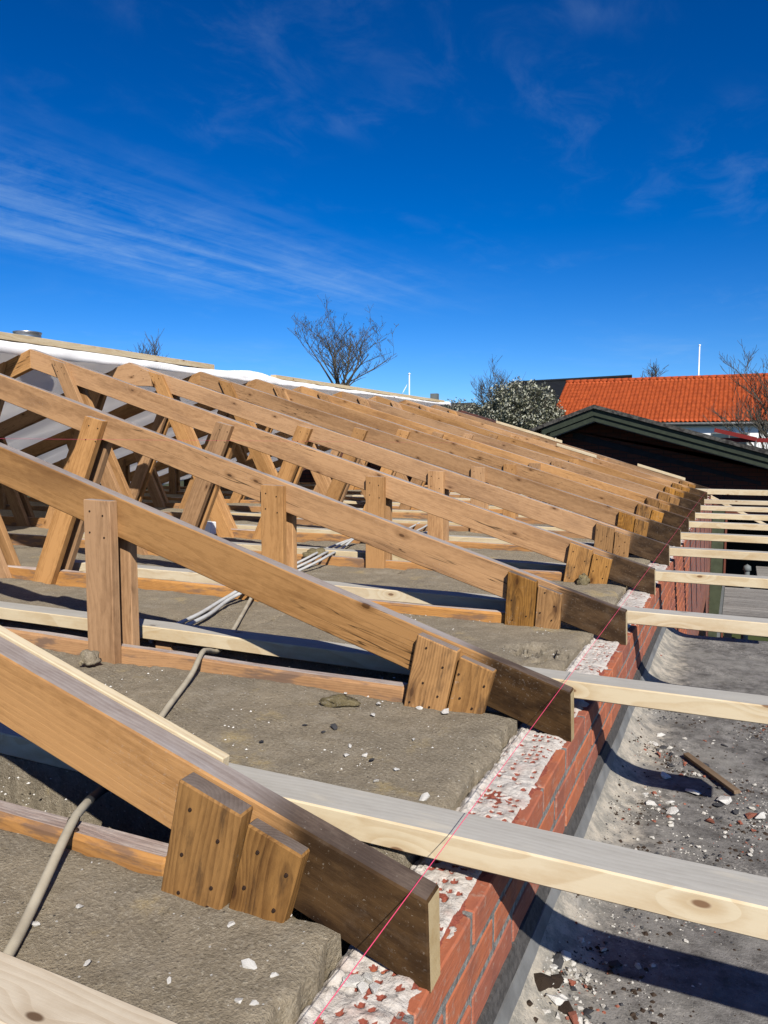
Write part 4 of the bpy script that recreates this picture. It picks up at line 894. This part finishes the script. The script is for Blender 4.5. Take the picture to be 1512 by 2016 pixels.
part('green_panel', mesh_of('green_panel', box_bm(-0.352, -0.165, 13.30, 13.36, -3.6, -0.98), M['green_l']), wing)
part('corner_post', mesh_of('corner_post', box_bm(-0.160, -0.130, 13.28, 13.36, -3.6, -0.98), M['rust_paint']), wing)
part('lintel', mesh_of('lintel', box_bm(-0.36, 3.9, 13.9, WY - 0.01, -1.15, -0.96), M['rust_paint']), wing)
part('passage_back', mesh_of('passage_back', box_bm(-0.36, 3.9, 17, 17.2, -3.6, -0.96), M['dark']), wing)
# low weathered deck roof beyond the flat roof
dk = empty('deck_roof', (0.3, 10.5, -2.0)); tag(dk, 'low weathered grey plank roof beyond the flat roof', 'plank roof')
for k in range(17):
    y = 9.1 + 0.155 * k
    part('plank', xbeam('plank', -0.115, 1.2, y, y + 0.150, -2.03, -2.0 + random.uniform(-.003, .003), [M['deck']], 0.003), dk)
part('edge_trim', mesh_of('edge_trim', box_bm(-0.15, -0.118, 9.05, 11.8, -2.12, -1.985), M['grey_frame']), dk)
part('rear_plank', xbeam('rear_plank', 0.32, 1.3, 13.0, 14.0, -2.03, -2.0, [M['deck']], 0.003), dk)
for sx in (-0.08, 1.1):
    for sy in (9.3, 11.5): part('leg', mesh_of('leg', box_bm(sx, sx + .08, sy, sy + .08, -3.6, -2.035), M['grey_frame']), dk)
vp = empty('vent_stub', (0.17, 12.4, -2.05)); tag(vp, 'small grey vent stub with a cap beside the plank roof', 'vent')
lathe('stem', [(.05, -1.55), (.05, .0), (.038, .03), (.036, .20)], M['grey_frame'], vp, 12); lathe('cap', [(.0, .30), (.05, .27), (.058, .21), (.036, .20)], M['grey_frame'], vp, 12)

# ------------------------------------------------------------------ house with orange tiled roof
hs_ = empty('tiled_house', (0, 42, -3.6)); tag(hs_, 'white house with bright orange tiled roof behind the gable', 'house')
EY, RY = 40.0, 44.0; EZ, RZ = 1.25, 3.55; HX0, HX1 = -9.05, 9.0
def tiles():
    cw = 0.205; nrow = 13; ncol = int((HX1 - HX0) / cw); vs, fs = [], []
    pr = [(0.0, 0.0), (0.10, 0.012), (0.22, 0.040), (0.38, 0.058), (0.54, 0.050), (0.68, 0.024), (0.82, 0.004)]
    n = ncol * len(pr)
    nv = Vector((0, -(RZ - EZ), (RY - EY))).normalized()
    for r in range(nrow):
        for s in (0, 1):
            t = (r + s * 1.04) / nrow; y = EY - 0.25 + (RY - EY + 0.25) * t; z = EZ - 0.14 + (RZ - EZ + 0.14) * t
            lift = 0.030 * (1 - s)
            for c in range(ncol):
                for (u, h) in pr:
                    x = HX0 + (c + u) * cw; vs.append((x, y + nv.y * (h + lift) , z + nv.z * (h + lift)))
    for r in range(nrow):
        a0 = r * 2 * n
        for i in range(n - 1): fs.append((a0 + i, a0 + i + 1, a0 + n + i + 1, a0 + n + i))
        if r: 
            p0 = a0 - n
            for i in range(n - 1): fs.append((p0 + i, p0 + i + 1, a0 + i + 1, a0 + i))
    return mesh_py('tile_covering', vs, fs, M['tile'], True)
rf = part('roof', mesh_py('roof', [(HX0, EY - .2, EZ - .2), (HX1, EY - .2, EZ - .2), (HX1, RY, RZ - .07), (HX0, RY, RZ - .07), (HX1, 2 * RY - EY, EZ - .2), (HX0, 2 * RY - EY, EZ - .2)], [(0, 1, 2, 3), (3, 2, 4, 5)], M['tile']), hs_)
o = obj('tile_covering', tiles(), rf); o.matrix_parent_inverse = Matrix.Translation(-Vector(hs_.location)) if False else Matrix()
k = 0; x = HX0
ridge_me = None
vs, f = tube([(0, 0, 0), (0.40, 0, 0.012)], 0.12, 10); ridge_me = mesh_py('ridge_tile', vs, f, M['tile'], True)
while x < 3.5:
    o = obj('ridge_tile', ridge_me, rf); o.location = (x, RY, RZ + 0.02); x += 0.37
part('wall', mesh_of('wall', box_bm(HX0 + .3, HX1 - .3, EY + 0.08, 2 * RY - EY - .4, -3.6, 1.08), M['white_render']), hs_)
part('gable', mesh_py('gable', [(HX0 + .3, EY + .35, 1.08), (HX0 + .3, 2 * RY - EY - .35, 1.08), (HX0 + .3, RY, RZ - .1)], [(0, 1, 2)], M['white_render']), hs_)
part('fascia', mesh_of('fascia', box_bm(HX0, HX1, EY - .16, EY - .12, 0.93, 1.13), M['grey_frame']), hs_)
part('soffit', mesh_of('soffit', box_bm(HX0, HX1, EY - .119, EY + .079, 0.93, 0.96), M['grey_frame']), hs_)
gv, gf = tube([(HX0 - .1, EY - .28, 1.06), (HX1, EY - .28, 1.03)], 0.06, 8); part('gutter', mesh_py('gutter', gv, gf, M['zinc'], True), hs_)
part('verge_board', timber('verge_board', [(0, 0), (0.03, 0), (0.03, 0.2), (0, 0.2)], 0, 1, (0, 1), (0, 0), [M['grey_frame']], 0), hs_).location = (HX0 - .04, EY - .2, EZ - 0.3)
for (wx0, wx1, wz0, wz1) in ((-1.25, 0.35, -0.30, 0.62), (-6.0, -4.8, -0.5, 0.6), (2.2, 3.6, -0.5, 0.6)):
    w = part('window', mesh_of('window', box_bm(wx0, wx1, EY + .04, EY + .079, wz0, wz1), M['grey_frame']), hs_)
    for a, b in ((wx0 + .06, (wx0 + wx1) / 2 - .03), ((wx0 + wx1) / 2 + .03, wx1 - .06)):
        pn = obj('pane', mesh_of('pane', box_bm(a, b, EY + .025, EY + .039, wz0 + .06, wz1 - .06), M['glass']), w)
# dark roofed house farther back
bh = empty('black_roof_house', (-9, 56, -3.6)); tag(bh, 'house with black roof behind the blossoming bushes', 'house')
part('roof', mesh_py('roof', [(-15.7, 51.5, 2.2), (-6.9, 51.5, 2.2), (-6.9, 55, 4.70), (-15.2, 55, 4.55), (-6.9, 58.5, 2.2), (-15.7, 58.5, 2.2)], [(0, 1, 2, 3), (3, 2, 4, 5), (0, 3, 5)], M['black_roof']), bh)
part('wall', mesh_of('wall', box_bm(-15, -7.1, 52, 58, -3.6, 2.25), M['white_render']), bh)
gv, gf = tube([(-15.3, 55, 4.56), (-6.85, 55, 4.72)], 0.11, 8); part('ridge', mesh_py('ridge', gv, gf, M['black_roof']), bh)
# far chimney house
fh = empty('far_house', (-24, 62, -3.6)); tag(fh, 'distant low roof with a small brown chimney', 'house')
part('roof', mesh_py('roof', [(-30, 58, 2.4), (-20, 58, 2.4), (-20, 61, 3.55), (-30, 61, 3.55), (-20, 64, 2.4), (-30, 64, 2.4)], [(0, 1, 2, 3), (3, 2, 4, 5)], M['roof_felt']), fh)
part('chimney', mesh_of('chimney', box_bm(-23.9, -23.3, 60.7, 61.2, 3.2, 4.38), M['grey_frame']), fh); part('wall', mesh_of('wall', box_bm(-29.5, -20.5, 58.5, 63.5, -3.6, 2.5), M['white_render']), fh)

# flag poles
def pole(x, y, ztop_, label, flag=False):
    p = empty('flagpole', (x, y, -3.6)); tag(p, label, 'flagpole')
    h = ztop_ + 3.6; vs, f = tube([(0, 0, 0), (0, 0, h * .5), (0, 0, h)], 0.07, 8, [.065, .055, .04]); obj('mast', mesh_py('mast', vs, f, M['white_paint'], True), p)
    lathe('knob', [(.0, h + .16), (.08, h + .1), (.08, h + .04), (.03, h)], M['white_paint'], p, 10)
    if flag:
        g = []; 
        for i in range(9):
            for j in range(3): g.append((-.06 - .07 * i - .03 * j, .05 * math.sin(i * .9), h - .25 - .22 * i ** .8 - .10 * j))
        ff = [(i * 3 + j, i * 3 + j + 1, i * 3 + j + 4, i * 3 + j + 3) for i in range(8) for j in range(2)]
        obj('pennant', mesh_py('pennant', g, ff, M['white_paint'], True), p)
pole(-21.27, 50, 4.95, 'white flagpole with a limp pennant beyond the ridge', True)
pole(-2.86, 60, 7.1, 'tall white flagpole behind the orange tiled roof')

# red painted steel arm behind the gable
ra = empty('red_steel_frame', (0.0, 28, -3.6)); tag(ra, 'dark red steel frame behind the gable roof', 'steel frame')
def bar(name, a, b, w, h, mat, parent):
    a, b = Vector(a), Vector(b); L = (b - a).length
    o = part(name, mesh_of(name, box_bm(0, L, -w / 2, w / 2, -h / 2, h / 2), mat), parent)
    o.location = a; o.rotation_euler = (b - a).to_track_quat('X', 'Z').to_euler(); return o
bar('arm', (-0.78, 28, 0.52), (0.50, 28, 0.20), .10, .13, M['red_steel'], ra); bar('beam', (-0.9, 28.2, 0.19), (2.6, 28.2, 0.15), .10, .14, M['red_steel'], ra)
bar('upright', (0.47, 28.1, -3.6), (0.47, 28.1, 0.26), .07, .07, M['grey_frame'], ra); bar('upright', (2.4, 28.1, -3.6), (2.4, 28.1, 0.26), .07, .07, M['grey_frame'], ra)

# ------------------------------------------------------------------ trees
def grow(base, height, spread, seed, levels=5, kids=(5, 5, 5, 4, 3), trunk_r=0.12, lean=(0, 0), up=0.55, buds=0, bud_size=0.05, first=0.25, twig=0.006, ratio=(0.5, 0.72), ratio0=None):
    rd = random.Random(seed); tv, tf, cv, cf, tips = [], [], [], [], []
    def add(P, rr, trunk):
        n = 6 if trunk else (4 if rr[0] > 0.02 else 3)
        v, f = tube(P, 1, n, rr, False); V, F = (tv, tf) if trunk else (cv, cf); b = len(V); V.extend(v); F.extend([tuple(i + b for i in q) for q in f])
    def branch(p, d, L, r, lv):
        P = [p]; rr = [r]; segs = 5 if lv < 2 else (4 if lv < levels - 1 else 3); dd = d.copy()
        for s in range(segs):
            dd = (dd + Vector((rd.gauss(0, .13), rd.gauss(0, .13), rd.gauss(0.03, .09) + 0.05 * up))).normalized()
            P.append(P[-1] + dd * (L / segs)); rr.append(max(twig * .6, r * (1 - (s + 1) / segs * 0.72)))
        add(P, rr, lv <= 1)
        if lv >= levels - 1:
            for q in P[1:]: tips.append((q, dd))
            return
        for k in range(kids[min(lv, len(kids) - 1)]):
            f = rd.uniform(first if lv == 0 else 0.2, 1.0); i = min(int(f * segs), segs - 1); t = f * segs - i
            q = P[i].lerp(P[i + 1], t); az = rd.uniform(0, 6.283)
            side = Vector((math.cos(az), math.sin(az), rd.uniform(-.15, .35)))
            ang = rd.uniform(.55, 1.0) * spread
            nd = (dd * (1 - .35 * ang) + side * ang + Vector((0, 0, up * .35))).normalized()
            branch(q, nd, L * rd.uniform(*(ratio0 if (ratio0 and lv == 0) else ratio)), max(twig, rr[i] * rd.uniform(.45, .68)), lv + 1)
    branch(Vector((0, 0, 0)), Vector((lean[0], lean[1], 1)).normalized(), height, trunk_r, 0)
    bv, bf = [], []
    for _ in range(buds):
        q, d = rd.choice(tips); c = q + Vector((rd.gauss(0, .03), rd.gauss(0, .03), rd.gauss(0, .03))); s = bud_size * rd.uniform(.5, 1.3)
        a = Vector((rd.gauss(0, 1), rd.gauss(0, 1), rd.gauss(0, 1))).normalized(); e = a.cross(Vector((.3, .5, .8))).normalized(); b = len(bv)
        bv.extend([c - a * s, c + e * s * .6, c + a * s, c - e * s * .6]); bf.append((b, b + 1, b + 2, b + 3))
    return tv, tf, cv, cf, bv, bf
def tree(name, loc, label, cat, leafmat='bud', group=None, **k):
    r = empty(name, loc); tag(r, label, cat, group)
    tv, tf, cv, cf, bv, bf = grow(Vector(loc), **k)
    obj('trunk', mesh_py('trunk', tv, tf, M['bark'], True), r)
    c = obj('crown', mesh_py('crown', cv, cf, M['bark'], True), r)
    if bv: obj('buds' if leafmat == 'bud' else 'blossom', mesh_py('buds', bv, bf, M[leafmat]), c)
    return r
tree('budding_tree', (-11.75, 22, 1.25), 'big bare tree with small buds rising behind the ridge', 'tree', height=0.75, spread=1.05, seed=12, levels=5, kids=(13, 7, 4, 3), trunk_r=0.10, up=0.6, buds=1100, bud_size=0.022, first=0.3, twig=0.0065, lean=(.18, 0), ratio=(0.32, 0.58), ratio0=(2.2, 3.1))
tree('bare_tree', (-21.8, 25, 0.8), 'dark bare treetop showing over the ridge at left', 'tree', height=2.0, spread=0.9, seed=5, levels=4, kids=(10, 7, 6), trunk_r=0.10, up=0.6, twig=0.010)
tree('bare_tree', (-12.7, 40, -0.5), 'bare tree above the blossoming bushes', 'tree', height=2.9, spread=0.95, seed=8, levels=5, kids=(10, 6, 5, 4), trunk_r=0.14, up=0.6, twig=0.010, ratio=(0.45, .75))
tree('bare_tree', (1.0, 29, -3.6), 'bare tree in front of the tiled roof at right edge', 'tree', height=4.3, spread=0.75, seed=21, levels=5, kids=(10, 6, 5, 4), trunk_r=0.12, up=0.6, twig=0.009, first=0.45, ratio=(0.4, .62))
tree('bare_tree', (-6.6, 62, 2.5), 'small dark treetop behind the tiled roof ridge', 'tree', height=1.9, spread=0.9, seed=31, levels=4, kids=(9, 7, 5), trunk_r=0.12, up=0.4, twig=0.02)
def bush(loc, rx, ry, rz, seed, n, label):
    r = empty('blossom_bush', loc); tag(r, label, 'bush', 'blossoming bushes before the houses')
    rd = random.Random(seed); tv, tf = [], []
    lv, lf, gv, gf = [], [], [], []
    tips = []
    cz = rz - 1.9
    for k in range(90):
        a = rd.uniform(0, 6.283); e = rd.uniform(-.35, 1.0); h = math.sqrt(max(0.05, 1 - e * e)); L = rd.uniform(.70, 1.10)
        end = Vector((math.cos(a) * rx * h * L, math.sin(a) * ry * h * L, cz + 1.9 * e * L))
        st = Vector((math.cos(a) * .25, math.sin(a) * .25, 0)); P = [st, st.lerp(end, .4) + Vector((0, 0, .5)), st.lerp(end, .75) + Vector((rd.gauss(0, .1), rd.gauss(0, .1), .2)), end]
        v, f = tube(P, 1, 4, [.05, .035, .022, .01], False); b = len(tv); tv.extend(v); tf.extend([tuple(i + b for i in q) for q in f])
        for t in range(12):
            s = P[1 + (t % 3 > 0)].lerp(P[2 + (t % 3 > 0)], rd.random() ** .6); d = (Vector((rd.gauss(0, .6), rd.gauss(0, .6), rd.gauss(.5, .5)))).normalized(); l = rd.uniform(.3, .75)
            Q = [s, s + d * l * .5 + Vector((rd.gauss(0, .05), 0, rd.gauss(0, .05))), s + d * l]; v, f = tube(Q, 1, 3, [.018, .012, .006], False); b = len(tv); tv.extend(v); tf.extend([tuple(i + b for i in q) for q in f]); tips.append(Q)
    for _ in range(n):
        Q = rd.choice(tips); t = rd.random() ** .7; c = Q[0].lerp(Q[2], t) + Vector((rd.gauss(0, .10), rd.gauss(0, .10), rd.gauss(0, .09))); s = rd.uniform(.035, .085)
        a = Vector((rd.gauss(0, 1), rd.gauss(0, 1), rd.gauss(0, 1))).normalized(); e = a.cross(Vector((.3, .5, .8))).normalized()
        V, F = (lv, lf) if rd.random() < 0.35 + 0.55 * max(0, min(1, c.z / rz)) ** 2 else (gv, gf); b = len(V); V.extend([c - a * s, c + e * s * .7, c + a * s, c - e * s * .7]); F.append((b, b + 1, b + 2, b + 3))
    obj('trunk', mesh_py('trunk', tv, tf, M['bark']), r); c = obj('crown', mesh_py('crown', gv, gf, M['leaf']), r); obj('blossom', mesh_py('blossom', lv, lf, M['blossom']), c)
bush((-9.65, 36.5, -3.6), 1.80, 1.5, 6.65, 3, 32000, 'tall pale blossoming bush left of the tiled roof')
bush((-11.6, 37.5, -3.6), 1.7, 1.4, 5.6, 4, 20000, 'pale blossoming bush under the bare tree')
bush((-13.4, 38.5, -3.6), 1.6, 1.4, 5.7, 6, 14000, 'pale blossoming bush at the end of the ridge membrane')
